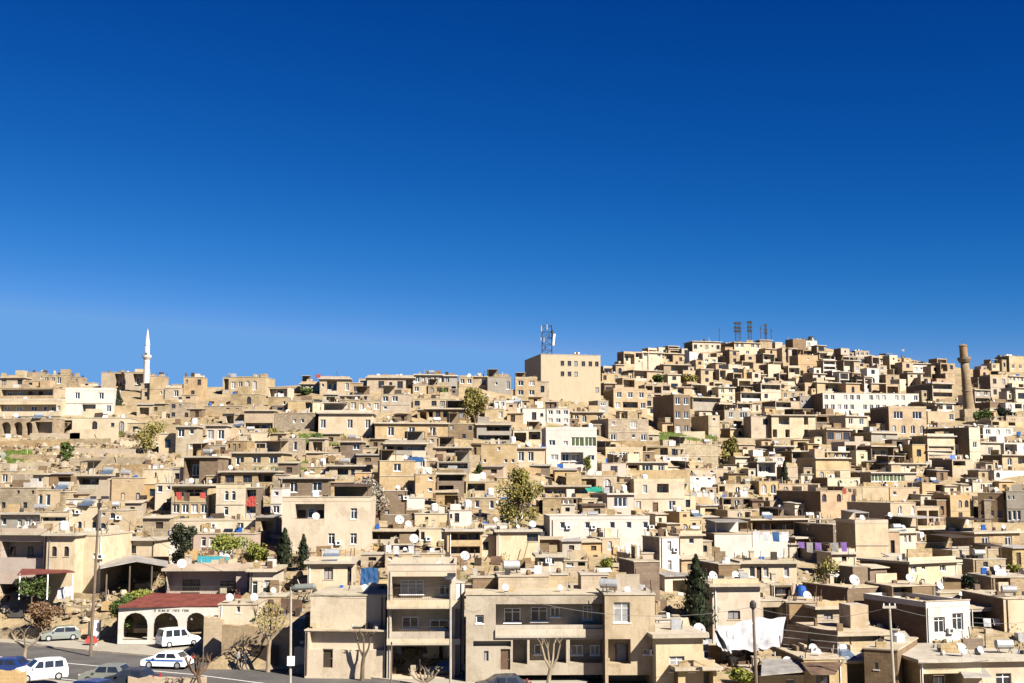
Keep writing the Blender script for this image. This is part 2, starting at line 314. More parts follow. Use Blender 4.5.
def house(x0, y0, x1, y1, col, roof, spec, th=None, t=None, label=None, name=None, cat='house', holes_px=None, Y=None, lm=None, hut=None, bal=None, fill=False, merge=None, extras=True, frame=None, glass=None, inner=None, side=None, annex=True):
    if Y is None: Y = hit((x0+x1)/2, min(y1, 682))
    ym = (y0+y1)/2; den = CP - (341.5-ym)/F*SP
    a0, a1 = (x0-512)/F/den, (x1-512)/F/den
    cx = (x0+x1)/2
    if th is None:
        th = R.uniform(10, 29) if cx > 600 else R.uniform(-3, 10) if cx > 330 else R.uniform(-8, 6)
    th = math.radians(th)
    if abs(th) > 0.01: d = (a1-a0)*Y / (1/math.tan(th) - (a1+a0)/2)
    else: d = 0.0
    P0 = Vector((a0*(Y-d/2), Y-d/2, 0)); P1 = Vector((a1*(Y+d/2), Y+d/2, 0)); w = (P1-P0).length
    zt = at(cx, y0, Y).z; zb = at(cx, y1, Y).z; h = zt - zb
    ctr = (P0+P1)/2; ppm = F/Y; near = ppm > 7.0
    if t is None: t = min(11.0, max(4.5, w*R.uniform(0.7, 1.0)))
    root = None
    zlow = min(ground(P0.x, P0.y), ground(P1.x, P1.y)) - zb - 0.8; zlow = min(zlow, -0.5)
    rec = dict(px=(x0, y0, x1, y1), Y=Y, w=w, h=h, t=t, th=th, col=col, roof=roof, spec=spec, label=label, lm=lm, ctr=ctr, zb=zb, n=0, fill=fill, L=False)
    if merge is None:
        root = empty(name or 'house', (ctr.x, ctr.y, zb), th); rec['root'] = root
    floors = (spec or '.').split('/'); nf = len(floors)
    band = {'p': 0.55, 's': 0.28, 'n': 0.12, 'r': 0.1, 't': 0.1}[roof]
    if h < 2.2: band = min(band, 0.15*h)
    hb = h - band; fh = hb / nf
    holes = []; wins = []; doors = []; parap = []; bals = []; big = 1.0 if near else 1.3
    fr = frame or ('frame_white' if R.random() < 0.72 else 'frame_brown'); inn = inner or (col if col in ('white', 'cream', 'pink') else R.choice([col, 'concrete', 'cream']))
    nw = 0
    for fi, fl in enumerate(floors):
        zf = hb - fh*(fi+1)
        fl = fl.strip() or '.'; nb = len(fl); bw = w/nb; k = 0
        while k < nb:
            ch = fl[k]; xc = -w/2 + bw*(k+0.5)
            if ch == '.' and label is None and not fill and R.random() < .35: ch = R.choice('vvwwa')
            if ch in 'wWv aGd':
                if ch == 'w': ww, wh, zs = min(1.15*big, bw*0.6), min(1.35*big, fh*0.52), 0.3
                elif ch == 'W': ww, wh, zs = min(2.6, bw*0.78), min(1.5*big, fh*0.58), 0.26
                elif ch == 'G': ww, wh, zs = min(5.0, bw*0.92), min(2.2, fh*0.7), 0.18
                elif ch == 'v': ww, wh, zs = min(0.6*big, bw*0.4), min(0.6*big, fh*0.3), 0.5
                elif ch == 'a': ww, wh, zs = min(0.95*big, bw*0.6), min(1.75*big, fh*0.6), 0.22
                elif ch == 'd': ww, wh, zs = min(1.0, bw*0.7), min(2.05, fh*0.8), 0.02
                else: ww = 0
                if ww > 0.25 and wh > 0.3:
                    za = zf + fh*zs; zb_ = min(za+wh, hb-0.05)
                    dp = 0.22; holes.append((xc-ww/2, za, xc+ww/2, zb_, dp, ch == 'a', True))
                    if ch == 'd': doors.append((xc, dp, za, ww, zb_-za))
                    else: wins.append((xc, dp, za, ww, zb_-za, ch == 'a', 'green_shutter' if ch == 'G' else None)); nw += 1
            elif ch == 'g':
                holes.append((xc-bw*0.42, zf+0.02, xc+bw*0.42, zf+fh*0.82, min(3.0, t*0.6), False, True))
            elif ch == 'B':
                ww, wh = min(1.6, bw*0.7), fh*0.72; holes.append((xc-ww/2, zf+0.02, xc+ww/2, zf+wh, 0.22, False, True)); wins.append((xc, 0.22, zf+0.04, ww, wh-0.05, False, None)); bals.append((xc-bw*0.48, xc+bw*0.48, zf)); nw += 1
            elif ch == 'L':
                j = k
                while j+1 < nb and fl[j+1] == 'L': j += 1
                xa = -w/2 + bw*k + 0.12*min(bw, 1.5)+0.08; xb = -w/2 + bw*(j+1) - 0.12*min(bw, 1.5)-0.08
                za = zf + 0.03; zb_ = zf + fh - min(0.3, fh*0.12); dp = min(1.7, t*0.4)
                holes.append((xa, za, xb, zb_, dp, False, True)); parap.append((xa, xb, za, min(0.95, fh*0.33)))
                rec['L'] = True
                for q in range(k, j+1):
                    xq = xa + (xb-xa)*(q-k+0.5)/(j-k+1)
                    if fh > 1.6:
                        if R.random() < 0.3: doors.append((xq, dp, za, 0.9, min(2.0, (zb_-za)*0.85)))
                        else: wins.append((xq, dp, za+(zb_-za)*0.36, min(1.2, (xb-xa)/(j-k+1)*0.6), (zb_-za)*0.46, False, None)); nw += 1
                k = j
            k += 1
    def lx(px): return ((px-x0)/(x1-x0) - 0.5)*w
    def lz(py): return (y1-py)/(y1-y0)*h
    for q in (holes_px or []):
        kind, a, b_, c, d_ = q[:5]; dp = q[5] if len(q) > 5 else {'L': 1.8, 'g': 3.5}.get(kind, 0.22)
        xa, xb, za, zb_ = lx(a), lx(c), lz(d_), lz(b_)
        if kind in 'Lg':
            holes.append((xa, za, xb, zb_, min(dp, t-0.5), False, True))
            if kind == 'L': rec['L'] = True
        elif kind == 'A': holes.append((xa, za, xb, zb_, dp, True, True))
        elif kind == 'i': wins.append(((xa+xb)/2, dp, za, xb-xa, zb_-za, False, q[6] if len(q) > 6 else None)); nw += 1
        elif kind == 'j': doors.append(((xa+xb)/2, dp, za, xb-xa, zb_-za))
        elif kind == 'P': parap.append((xa, xb, za, zb_-za))
        elif kind == 'd': holes.append((xa, za, xb, zb_, dp, False, True)); doors.append(((xa+xb)/2, dp, za, xb-xa, zb_-za))
        else: holes.append((xa, za, xb, zb_, dp, kind == 'a', True)); wins.append(((xa+xb)/2, dp, za, xb-xa, zb_-za, kind == 'a', q[6] if len(q) > 6 else None)); nw += 1
    b = MB() if merge is None else merge
    i0 = len(b.v)
    facade(b, w, hb, zlow, holes, col, inn)
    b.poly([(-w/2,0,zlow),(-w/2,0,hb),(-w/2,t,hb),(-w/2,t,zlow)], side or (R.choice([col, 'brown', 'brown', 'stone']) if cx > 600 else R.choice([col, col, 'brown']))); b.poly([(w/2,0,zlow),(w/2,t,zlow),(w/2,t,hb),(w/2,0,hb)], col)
    b.poly([(-w/2,t,zlow),(-w/2,t,hb),(w/2,t,hb),(w/2,t,zlow)], col); b.poly([(-w/2,0,hb),(w/2,0,hb),(w/2,t,hb),(-w/2,t,hb)], 'rooftop')
    rb = MB() if merge is None else merge
    hw = w/2
    if roof == 'p':
        e = 0.03; q = 0.2
        for A, B in (((-hw-e,-e,hb+.002),(hw+e,q,h)), ((-hw-e,t-q,hb+.002),(hw+e,t+e,h)), ((-hw-e,q+.001,hb+.002),(-hw+q,t-q-.001,h-.003)), ((hw-q,q+.001,hb+.002),(hw+e,t-q-.001,h-.003))): rb.box(A, B, col)
        if near: rb.box((-hw-e-.06,-e-.06,h+.001),(hw+e+.06,q+.05,h+.09),'concrete')
    elif roof == 's':
        o_ = min(0.55, t*0.1); rb.box((-hw-o_*0.7,-o_,hb+.002),(hw+o_*0.7,t+.2,h), 'concrete', 'rooftop')
        if R.random() < 0.35 and not fill: rb.box((-hw+.1, 0.1, h+.002),(hw-.1, 0.25, h+0.45), col)
    elif roof in 'nt':
        rb.box((-hw-.08,-.08,hb+.002),(hw+.08,t+.08,h), 'rooftop' if roof == 'n' else 'tin')
    elif roof == 'r':
        ri = min(1.2, w*0.12); o_ = 0.4
        A = [(-hw-o_,-o_,hb),(hw+o_,-o_,hb),(hw+o_,t+o_,hb),(-hw-o_,t+o_,hb)]; T1 = (-hw+w*.25, t/2, hb+ri); T2 = (hw-w*.25, t/2, hb+ri)
        rb.poly([A[0],A[1],T2,T1],'red_tile'); rb.poly([A[1],A[2],T2],'red_tile'); rb.poly([A[2],A[3],T1,T2],'red_tile'); rb.poly([A[3],A[0],T1],'red_tile'); rb.poly(A[::-1],'concrete')
    if merge is not None:
        rz = Matrix.Translation((ctr.x, ctr.y, zb)) @ Matrix.Rotation(th, 4, 'Z')
        for (xc, y, z, ww, wh, ar, gl) in wins: b.box((xc-ww/2, y-0.05, z), (xc+ww/2, y-0.01, z+wh), 'glass')
        for i in range(i0, len(b.v)): b.v[i] = tuple(rz @ Vector(b.v[i]))
        rec['n'] = nw; return rec
    b.build('wall', root); rb.build('roof', root)
    if nf > 1 and fh > 2.0 and R.random() < .45:
        for fi in range(1, nf):
            zf = hb - fh*fi; q = MB(); q.box((-w/2-.03, -.09, zf-.13), (w/2+.03, -.003, zf-.02), 'concrete'); q.build('floor_band', root)
    for (xc, y, z, ww, wh, ar, gl) in wins: add_window(root, xc, y, z, ww, wh, ar, near, fr if gl != 'green_shutter' else 'frame_white', gl or glass)
    for (xc, y, z, ww, hh) in doors: add_door(root, xc, y, z, ww, hh, R.choice(['door_brown', 'door_brown', 'door_grey', 'darkwood']), near)
    for (xa, xb, za, ph) in parap:
        pb = MB(); pb.box((xa+.005, 0.02, za+.003), (xb-.005, 0.14, za+ph), col if R.random() < .6 else 'concrete'); pb.build('balcony_wall', root)
    for (xa, xb, zf) in bals:
        pb = MB(); pb.box((xa, -1.1, zf-.14), (xb, -.003, zf), 'concrete')
        pb.box((xa, -1.1, zf+.002), (xb, -1.0, zf+.85), col); pb.box((xa, -.999, zf+.002), (xa+.1, -.004, zf+.85), col); pb.box((xb-.1, -.999, zf+.002), (xb, -.004, zf+.85), col); pb.build('balcony', root)
    if bal:
        for (a, b1, c, d_, out) in bal:   # projecting solid balcony band in pixels
            xa, xb, za, zb_ = lx(a), lx(c), lz(d_), lz(b1); pb = MB()
            pb.box((xa, -out, za), (xb, -.004, za+.16), 'concrete'); pb.box((xa, -out, za+.162), (xb, -out+.12, zb_), 'white' if col == 'white' else 'cream')
            pb.box((xa, -out+.121, za+.162), (xa+.12, -.004, zb_), col); pb.box((xb-.12, -out+.121, za+.162), (xb, -.004, zb_), col); pb.build('balcony', root)
    top = hb if roof == 'p' else h
    rec['top'] = top
    if extras and (hut or (hut is None and R.random() < 0.22 and w > 5)):
        s = R.choice([-1, 1]); hx = s*w*R.uniform(.15, .3); hwid = min(2.6, w*.35); hb_ = MB(); hy = t*.35
        hb_.box((hx-hwid/2, hy, top+.003), (hx+hwid/2, min(hy+2.4, t-.3), top+R.uniform(1.4, 2.2)), col, 'rooftop'); hb_.build('stair_hut', root)
        rec['hut'] = (hx-hwid/2, hx+hwid/2)
    if extras and R.random() < 0.3:
        for s in (-1, 1):
            for k in range(2):
                rb2 = MB(); rb2.tube([(s*(hw-.25), .3+k*(t-.6), top), (s*(hw-.25)+R.uniform(-.1,.1), .3+k*(t-.6), top+R.uniform(.7, 1.3))], .045, 'rust', 4); rb2.build('roof_post', root)
    if annex and extras and w > 4.5 and 'hut' not in rec and R.random() < 0.30:    # lean-to shelter on the roof terrace
        s = R.choice([-1, 1]); xa, xb = (s*hw*.95, s*hw*.05) if s < 0 else (hw*.05, hw*.95); hs_ = R.uniform(1.7, 2.3); sh = MB(); m_ = R.choice(['tin', 'rust', 'concrete', 'darkwood'])
        y1_ = t*.75; sh.prism([(xa, .5, top+hs_-.25), (xb, .5, top+hs_-.25), (xb, y1_, top+hs_), (xa, y1_, top+hs_)], (0,0,.09), m_)
        for x in (xa+.1, xb-.1): sh.tube([(x, .6, top+.002), (x, .6, top+hs_-.25)], .06, 'pole_wood', 5)
        sh.box((xa, y1_-.15, top+.002), (xb, y1_, top+hs_-.02), R.choice([col, 'brown'])); sh.build('roof_shelter', root); rec['hut'] = (xa, xb)
    if extras:                                                               # low dividing walls and unfinished masonry on the roof
        for k in range(R.choice([0, 1, 1, 2, 3])):
            xa = R.uniform(-hw+.1, hw-1.2); ln_ = R.uniform(.8, min(4.5, w*.6)); ya = R.uniform(.3 if annex else t*.45, t*.7); q = MB()
            if R.random() < .6: q.box((xa, ya, top+.003), (min(xa+ln_, hw-.1), ya+.22, top+R.uniform(.35, 1.3)), R.choice([col, 'stone', 'cream', 'brown', 'white', 'rubble']))
            else: q.box((xa, ya, top+.003), (xa+.22, min(ya+ln_, t-.1), top+R.uniform(.35, 1.3)), R.choice([col, 'stone', 'cream', 'brown', 'rubble']))
            q.build('roof_wall', root)
    if annex and extras and (not near or R.random() < .5):                # low annex against one flank or in front
        for k in range(R.choice([0, 1, 1, 2])):
            s = R.choice([-1, 1]); aw_ = R.uniform(1.6, 4.0); ah = h*R.uniform(.35, .8); q = MB(); y0_ = R.uniform(.3, t*.4); m_ = R.choice([col, 'tan', 'stone', 'brown', 'cream', 'ochre'])
            xa, xb = (-hw-aw_, -hw-.003) if s < 0 else (hw+.003, hw+aw_)
            q2 = MB(); hl = [( -aw_/2+aw_*.3, ah*.35, -aw_/2+aw_*.62, ah*.75, .3, False, True)]
            facade(q2, aw_, ah, zlow, hl, m_, 'glass')
            q2.v = [(x+(xa+xb)/2, y+y0_, z) for x, y, z in q2.v]; yb_ = min(t, y0_+4)
            q2.poly([(xa,y0_,zlow),(xa,y0_,ah),(xa,yb_,ah),(xa,yb_,zlow)], m_); q2.poly([(xb,y0_,zlow),(xb,yb_,zlow),(xb,yb_,ah),(xb,y0_,ah)], m_)
            q2.box((xa-.1, y0_-.12, ah+.002), (xb+.1 if s > 0 else xb-.002, yb_, ah+.14), 'concrete', 'rooftop'); q2.build('annex', root)
    if near and fill is False and merge is None:                              # pipes, cooling units, wires on the nearest fronts
        if R.random() < .6:
            s = R.choice([-1, 1]); q = MB(); xx = s*(hw-R.uniform(.12, .4)); q.tube([(xx, -.07, -.4), (xx, -.07, hb-.05)], .05, R.choice(['galv', 'rust', 'frame_white']), 6); q.build('drain_pipe', root)
        for (xc, y, z, ww, wh, ar, gl) in wins[:6]:
            if y < .3 and R.random() < .3:
                q = MB(); q.box((xc+ww/2+.15, -.34, z-.1), (xc+ww/2+.85, -.004, z+.42), 'frame_white'); q.box((xc+ww/2+.3, -.345, z), (xc+ww/2+.66, -.341, z+.34), 'iron'); q.build('cooling_unit', root)
        for (xa, za, xb, zb_, dp, ar, cl_) in holes:
            if col != 'plaster' and dp > 1.4 and xb-xa > 1.5 and zb_-za > 1.8 and za > 1.5:
                q = MB(); q.box((xa+.01, .05, za+.97), (xb-.01, .09, za+1.02), 'iron'); n_ = int((xb-xa)/.18)
                for k in range(1, n_): xq = xa+(xb-xa)*k/n_; q.box((xq-.012, .055, za+.003), (xq+.012, .085, za+.968), 'iron')
                q.build('railing', root)
    if near and extras and R.random() < 0.5:
        ch = MB(); xx = R.uniform(-hw+.5, hw-.5); yy = t*.6; ch.box((xx-.25, yy, top+.002), (xx+.25, yy+.5, top+.9), 'concrete'); ch.box((xx-.32, yy-.07, top+.901), (xx+.32, yy+.57, top+1.0), 'concrete'); ch.build('chimney', root)
    rec['n'] = nw; HOUSES.append(rec); mark(x0, y0, x1, y1)
    return rec

OFF = {}
for i, x in enumerate((0, 170, 340, 510, 680, 844)):
    OFF['C%d' % i] = (x, 560, 1000/180); OFF['B%d' % i] = (x, 450, 1000/180)
    OFF['A%d' % i] = (x, 340, 1000/180) if i < 3 else (x, 320, 860/180)
def tile(code, text):
    ox, oy, s = OFF[code]
    for ln in text.strip().splitlines():
        ln = ln.strip()
        if not ln: continue
        d, _, lab = ln.partition('|'); f = d.split()
        x0, y0, x1, y1 = (float(v) for v in f[:4]); kw = {}
        for q in f[7:]:
            k, v = q.split('='); kw[k] = float(v)
            if k == 'hut': kw[k] = bool(float(v))
            if k == 'glass': kw[k] = 'blue_glass'
        house(ox+x0/s, oy+y0/s, ox+x1/s, oy+y1/s, f[4], f[5], f[6], label=lab.strip() or None, **kw)
tile('A0', '''
0 205 132 262 tan s w.w
155 178 240 250 stone n ...v
241 192 380 262 rubble n ....
381 205 440 258 rubble n ..
0 264 300 330 tan n LLLLL
362 265 628 420 white p .w..w./..LL.w | bright white cube house with a dark balcony recess, beside the dark fir
400 430 700 530 cream n ..a.v.
562 178 800 278 tan n ..LL.LL | tan block with open loggias just behind the white pencil minaret
832 200 908 335 tan n .../..v | tall round-shouldered tan block right beside the white pencil minaret
915 265 1000 335 tan n .w
''')
tile('A1', '''
75 205 178 330 tan n v.w/.w. | small square stone tower house on the skyline, right of the minaret
0 345 110 440 stone n .v./..a
292 205 530 298 tan n Lw....
335 300 500 372 stone n ..a. | rubble stone house with one wide arched opening below the skyline
190 365 400 420 stone n ....
412 387 578 512 ochre s ..../LLLL | ochre house with a slab roof over a shaded veranda
582 405 802 512 rubble n ..vv. | long rubble stone wall house with tiny vents under its roof
655 335 790 402 tan n ..L
545 315 652 400 stone n ..v
792 345 1000 400 cream n .....
725 240 830 290 tan s w.w
832 212 1000 305 tan s .LL.w
825 402 1124 525 cream s w..w.w | wide cream house with overhanging slab roof and three white windows in one row
32 475 148 640 tan s w./..
197 470 312 582 cream s ww | cream house with two tall white windows under a jutting flat roof
150 582 312 640 tan n .v.d
314 480 404 556 tan n ...
314 558 428 640 stone n v.v.
414 512 560 575 cream n ...
612 545 745 640 rubble n ....
850 625 950 683 cream n dv.
''')
tile('A2', '''
0 230 62 292 brown n .w
150 205 412 292 tan s .w.wL
415 190 575 250 grey s w.w.w
577 195 650 300 grey s w./.L
660 205 738 305 tan n ww/.w
740 200 818 268 tan s .w
820 205 950 292 grey n ....
405 248 488 300 tan n w.
490 252 610 302 stone n ...
0 305 155 372 tan s w..w
225 300 385 412 tan n .w./v..
100 335 222 405 tan n ..w
0 330 98 405 stone n .w
405 325 640 382 tan n w.w.w
480 378 695 452 brown s LwLww | low brown house with slab roof over loggia, beside the skyline olive tree
195 458 600 562 tan s .w.w.w. | long tan flat-roofed house with a row of small white windows, below the skyline row
602 462 740 562 brown n ..../....
250 570 480 683 grey s LLLL/LL..
485 530 535 683 tan n v/.
537 592 718 683 tan s .LLw/LL.w
855 332 920 382 white n ww
922 335 1000 392 white p ww
805 382 910 452 tan n ..w
760 465 950 572 grey s .LLL/LLLL | grey house with two stacked open balconies, right of the tall olive tree
785 577 980 715 tan n ..v../v..vv | plain tan stone house with a few tiny dark vents, below the stacked balconies
0 560 120 683 brown s .w/..
''')
tile('A3', '''
25 272 130 372 tan p ww/ww
0 380 58 432 white n ww
175 422 285 502 white n www/www | white house with a dense grid of glazed windows above the green-shuttered house
300 437 445 502 tan s ...w
30 607 168 700 cream s ww.
495 327 655 436 tan p www/wLLw th=14 t=9 | two-storey ochre house with three upper windows, right of the big beige hall
470 472 662 592 rubble n ..../..v.
783 355 862 556 brown n ww/ww/ww th=20 t=12 | tall brown stone house with a big shadowed side wall, above the grass strip
60 420 170 500 white n ..v
590 240 725 292 tan s LL.w
735 160 850 212 tan s LL..L
630 155 728 182 cream s w.w
735 212 860 262 stone s .LLL
440 255 520 300 tan n w.w
420 385 470 450 grey n w/.
''')
tile('A4', '''
290 345 420 388 white s LLLL
60 368 195 432 grey s LLLL/....
438 452 648 578 cream s .LL..L./L.L..L. th=8 | broad cream house with white balcony front and dark lower recesses
340 460 432 572 tan n .w/..
240 517 335 562 tan s ...
136 455 190 557 tan n v/. t=11
700 522 815 588 brown s WWW | brown house with a row of bluish windows under a jutting roof
565 167 660 252 ochre n .../...
685 192 745 268 white s L/L/L | narrow white house with three stacked open balconies high on the hill
748 187 780 242 white n w/w
655 297 765 352 tan s .LL
555 277 597 307 cream n .w
110 177 180 232 cream p ww/ww
305 232 347 292 ochre n w/w
260 107 385 172 cream s ww.ww/w.w.w | cream house with rows of windows at the foot of the hilltop masts
60 102 195 152 cream s w.w.w
540 92 600 150 brown n .. | dark brown box house topmost on the hill, right of the masts
602 98 655 140 white n w.
645 627 805 700 tan s ..ww/...
0 592 182 700 stone n ...../..v.. | wide rubble stone house just below the grass strip
265 652 362 700 cream s ...
366 652 500 720 white n ..w/...
782 192 860 262 tan s LL.
456 387 572 432 tan n LL.
76 192 114 250 tan n w/.
''')
tile('A5', '''
215 412 395 558 tan p WW/aaaa th=10 t=11 | tan house with two huge glazed windows over rubble walls, below the long white block
423 302 520 378 tan s LL/LL th=18 t=12
435 395 525 436 white s WW
400 437 530 492 ochre n ....
625 332 698 402 grey s ww/LL
700 262 784 372 tan p ww/ww | grey-tan four-window house right of the leaning minaret, sharp-cornered
786 267 860 332 cream s wwww/LLL
790 172 860 242 tan n ../..
706 207 778 245 tan n w..
330 207 410 262 white s w.w
160 217 205 277 tan n w/w
165 182 240 215 tan s ww
55 147 120 177 tan n w.w
286 182 320 204 tan n .
400 512 530 550 stone n ...
400 552 530 683 cream s .../LLL/LLL | cream house with two white balcony bands, below the leaning minaret
600 512 652 683 cream n ./w/. th=30 t=14
775 457 860 482 tan n ...
705 482 860 515 tan n L.L.
130 537 255 577 grey s ...
270 607 370 640 tan n .w
130 600 240 683 brown s LL
''')
tile('B0', '''
105 128 245 218 tan s .w
0 115 103 205 tan n .w
0 206 200 345 stone n ..v.v/w..w. | weathered tan stone house front with small square vents above a slab roof
202 220 330 345 tan n ...
425 135 600 292 tan s LLL./.... | tan house with a wide shaded balcony and a bare lower wall
620 152 788 292 ochre n ..../.a.a | ochre stone house with two narrow arched windows in its lower wall
792 104 905 277 cream n ..../....
222 345 375 452 cream p LLL/...
382 312 545 452 cream n vv../.a.a | cream house with two arched white windows above a blue-edged terrace
548 332 700 452 tan n .../...
0 347 220 440 grey s ...WW
862 490 950 600 white n .W. th=-5
862 180 960 330 cream n .v/..
''')
tile('B1', '''
8 190 215 372 tan s LLLL/WWWW | house hung with red-brown curtains on its upper veranda, turquoise glazing below
255 190 410 388 cream p .aa./.w.. hut=0 | square cream tower house with twin arched windows and round gable crests
414 205 488 380 brown n L/L | narrow brown stair bay hung with red cloths, right of the cream tower house
0 388 480 458 cream n ........
120 462 470 565 pink n .w....w.
560 210 620 375 white n v/w
622 262 1112 565 cream p .LLL..w./....w.w. th=2 t=9 | large cream house with lilac-shaded veranda, outdoor stair and white balustrade
760 92 882 150 stone n vv
885 82 1110 162 tan s .LL...
''')
tile('B2', '''
220 58 415 222 tan n .w./... th=8 t=9 | square tan brick house with one bright white window, dark side wall to its left
225 224 370 400 brown n ../..
418 132 530 262 tan n .v/..
340 40 480 110 cream n ...
540 62 718 122 grey n LLL
540 126 690 245 brown s LLL/LL.
700 172 872 252 tan n LL.
700 262 862 342 stone n ....
370 262 470 352 white n ...
415 352 592 430 cream n .v..
600 332 732 422 white n vW..
440 432 592 528 cream n w...
595 440 790 600 tan s LLL/LLL
792 410 930 455 white n ...
872 152 1000 262 tan n ...
45 440 400 520 brown s LLLL | low dark open shed under a long brown slab roof
245 522 412 572 brown n LLL
250 574 582 640 tan n v..v..
''')
tile('B3', '''
185 195 440 262 tan s LLLL
182 264 285 362 stone n .../.v.
290 262 375 360 brown n ..L/.w.
222 365 775 522 white p .w..w..w.w.w/........... th=4 t=9 | long low white house with five framed windows on one storey
690 160 970 358 cream p .w.LL../w.d.W. th=6 t=9 | two-storey cream house with a wide upper terrace, right of the green tarp
500 487 612 570 ochre n ...
155 582 300 700 cream s .W./...
302 612 430 700 tan n .L/...
682 482 820 570 grey s WWW glass=1 | bluish glazed veranda house on a white base
690 572 850 622 white n ....
832 482 940 700 white n .w./.w.
945 466 1072 602 cream s .w./...
942 342 1000 455 ochre n v/.
640 35 740 82 white n ...
850 35 990 70 white n w.w
-75 442 165 600 cream s ..W/... | cream house with deep concrete roof edge, one window, left of the long white house
''')
tile('B4', '''
192 462 600 592 white n ..... th=6 t=8 | broad blank white wall house without windows
0 372 130 455 ochre n ...
0 242 225 322 tan n .a..a | tan stone house with two dark arched openings
235 262 400 322 brown n L.L
265 332 400 402 tan n ..L
440 172 545 262 ochre n aa th=14 | ochre stone house with a pair of dark arched windows
212 190 430 252 tan n L.a.L
782 227 985 378 ochre n a.a.a/..... th=24 t=14 | ochre stone house with three carved tall arches and a huge shadowed side wall
30 102 265 152 tan n ..v.
0 142 195 238 white n .v./...
430 62 535 152 white s LL
582 92 655 202 tan n ../..
755 42 940 168 tan s ../a.a
820 152 1000 218 cream n ....
500 282 662 332 tan n ...
550 187 778 262 ochre n ...
395 380 700 472 brown s LLLLL
712 382 850 472 tan n L.L
852 412 980 560 brown n .../... th=22 t=10
640 482 790 542 tan s LL.
345 617 650 830 cream s .WdW..W./........ th=3 | cream house with two white windows and a glazed door under a slab roof
845 567 980 690 cream s .w./...
''')
tile('B5', '''
65 387 248 645 cream p .../... th=3 t=9 | tall cream house front without any opening, its parapet notched
252 452 405 600 cream s .a.aa./...... | cream house with three slim arched windows in white surrounds
260 292 400 448 ochre n .a.a/.... th=24 t=12 | ochre house with two arched niches and a shadowed flank
402 312 530 430 ochre n gg
532 292 598 402 brown n L/L
592 250 700 402 ochre p .aa/... 
150 122 400 185 tan s GGG.
402 102 520 140 tan n ..
745 237 890 402 brown n .v./... th=-22 t=9
905 227 1010 412 grey n ..../.WW. th=-12
715 177 828 238 cream n .ww
250 72 460 132 cream s ..v..
465 0 600 76 tan s w../LL.
602 52 720 152 tan n LL./...
410 432 760 482 tan s LLLLL
405 512 600 590 rubble n ...
602 552 900 602 stone n ......
720 604 900 730 rubble n ..../....
360 614 630 765 cream s w..w./.....
835 112 1000 162 white n ....
0 202 250 302 tan n ....
255 207 420 290 ochre n ..v
''')

# ---------------------------------------------------------------- the nearest rows, opening by opening
def nh(code, x0, y0, x1, y1, col, roof, feats='', th=0.0, t=None, label=None, spec='.', bal=None, **kw):
    ox, oy, s = OFF[code]; hp = []
    for ln in feats.strip().splitlines():
        f = ln.split()
        if not f: continue
        a, b, c, d = (float(v) for v in f[1:5]); q = [f[0], ox+a/s, oy+b/s, ox+c/s, oy+d/s]
        if len(f) > 5: q.append(float(f[5]))
        if len(f) > 6: q.append(f[6])
        hp.append(tuple(q))
    if bal: bal = [(ox+a/s, oy+b/s, ox+c/s, oy+d/s, out) for a, b, c, d, out in bal]
    return house(ox+x0/s, oy+y0/s, ox+x1/s, oy+y1/s, col, roof, spec, th=th, t=t, label=label, holes_px=hp, bal=bal, annex=False, **kw)

nh('A0', -8, 325, 345, 432, 'cream', 'p', '''
L -4 358 312 398 1.6
i 5 366 40 392 1.6
i 75 366 108 392 1.6
i 155 366 190 392 1.6
i 225 366 245 392 1.6
i 268 366 300 392 1.6
w 318 366 335 392
''', th=-3, t=9, bal=[(-8, 398, 345, 426, 1.0)], label='long cream-white house with a full-width balcony band over shaded arches', hut=False)
nh('A0', -8, 434, 300, 530, 'stone', 'n', '''
A 5 455 60 528 1.8
A 75 455 125 528 1.8
A 140 455 180 528 1.8
L 195 455 290 528 1.8
''', th=-3, t=5, Y=hit(25, 435.0)-4, label='rough shaded arcade storey directly under the full-width balcony band', extras=False)
nh('A3', 172, 512, 415, 717, 'white', 'p', '''
G 292 560 352 604 0.22 green_shutter
G 358 560 411 604 0.22 green_shutter
w 186 574 216 600
w 255 578 276 598
w 194 643 230 670
L 243 632 350 690 1.5
i 252 640 285 675 1.5
i 296 640 342 675 1.5
w 372 646 402 670
''', th=4, t=9, label='tall white house with two wide green-shuttered windows', hut=False)
# --- far left pair above the road
nh('B0', -8, 458, 250, 850, 'pink', 's', '''
L 2 508 236 690 1.8
i 10 540 36 592 1.8
i 108 540 138 592 1.8
i 190 540 220 592 1.8
P 2 598 236 690 0
L 2 745 130 835 3.0
''', th=-6, t=10, Y=141, label='pinkish house with a long shaded balcony of arched windows over a dark open ground floor', hut=False)
nh('B0', 254, 462, 412, 850, 'cream', 's', '''
a 282 535 312 592
a 350 535 380 592
L 190 0 0 0 0
'''.replace('L 190 0 0 0 0', ''), th=-6, t=9, Y=139, label='plain cream house front with two arched windows, joined to the pinkish balcony house', hut=False)
nh('B0', 414, 470, 562, 850, 'cream', 'n', 'v 515 575 535 600', th=-4, t=9, Y=141, label='bare cream party-wall house behind the tall concrete utility pole')
nh('B0', 566, 490, 860, 650, 'cream', 's', '''
L 572 500 640 604 1.6
w 722 530 756 575
''', th=-4, t=9, Y=150, label='cream house with one small window and an open corner terrace above the dark carport')
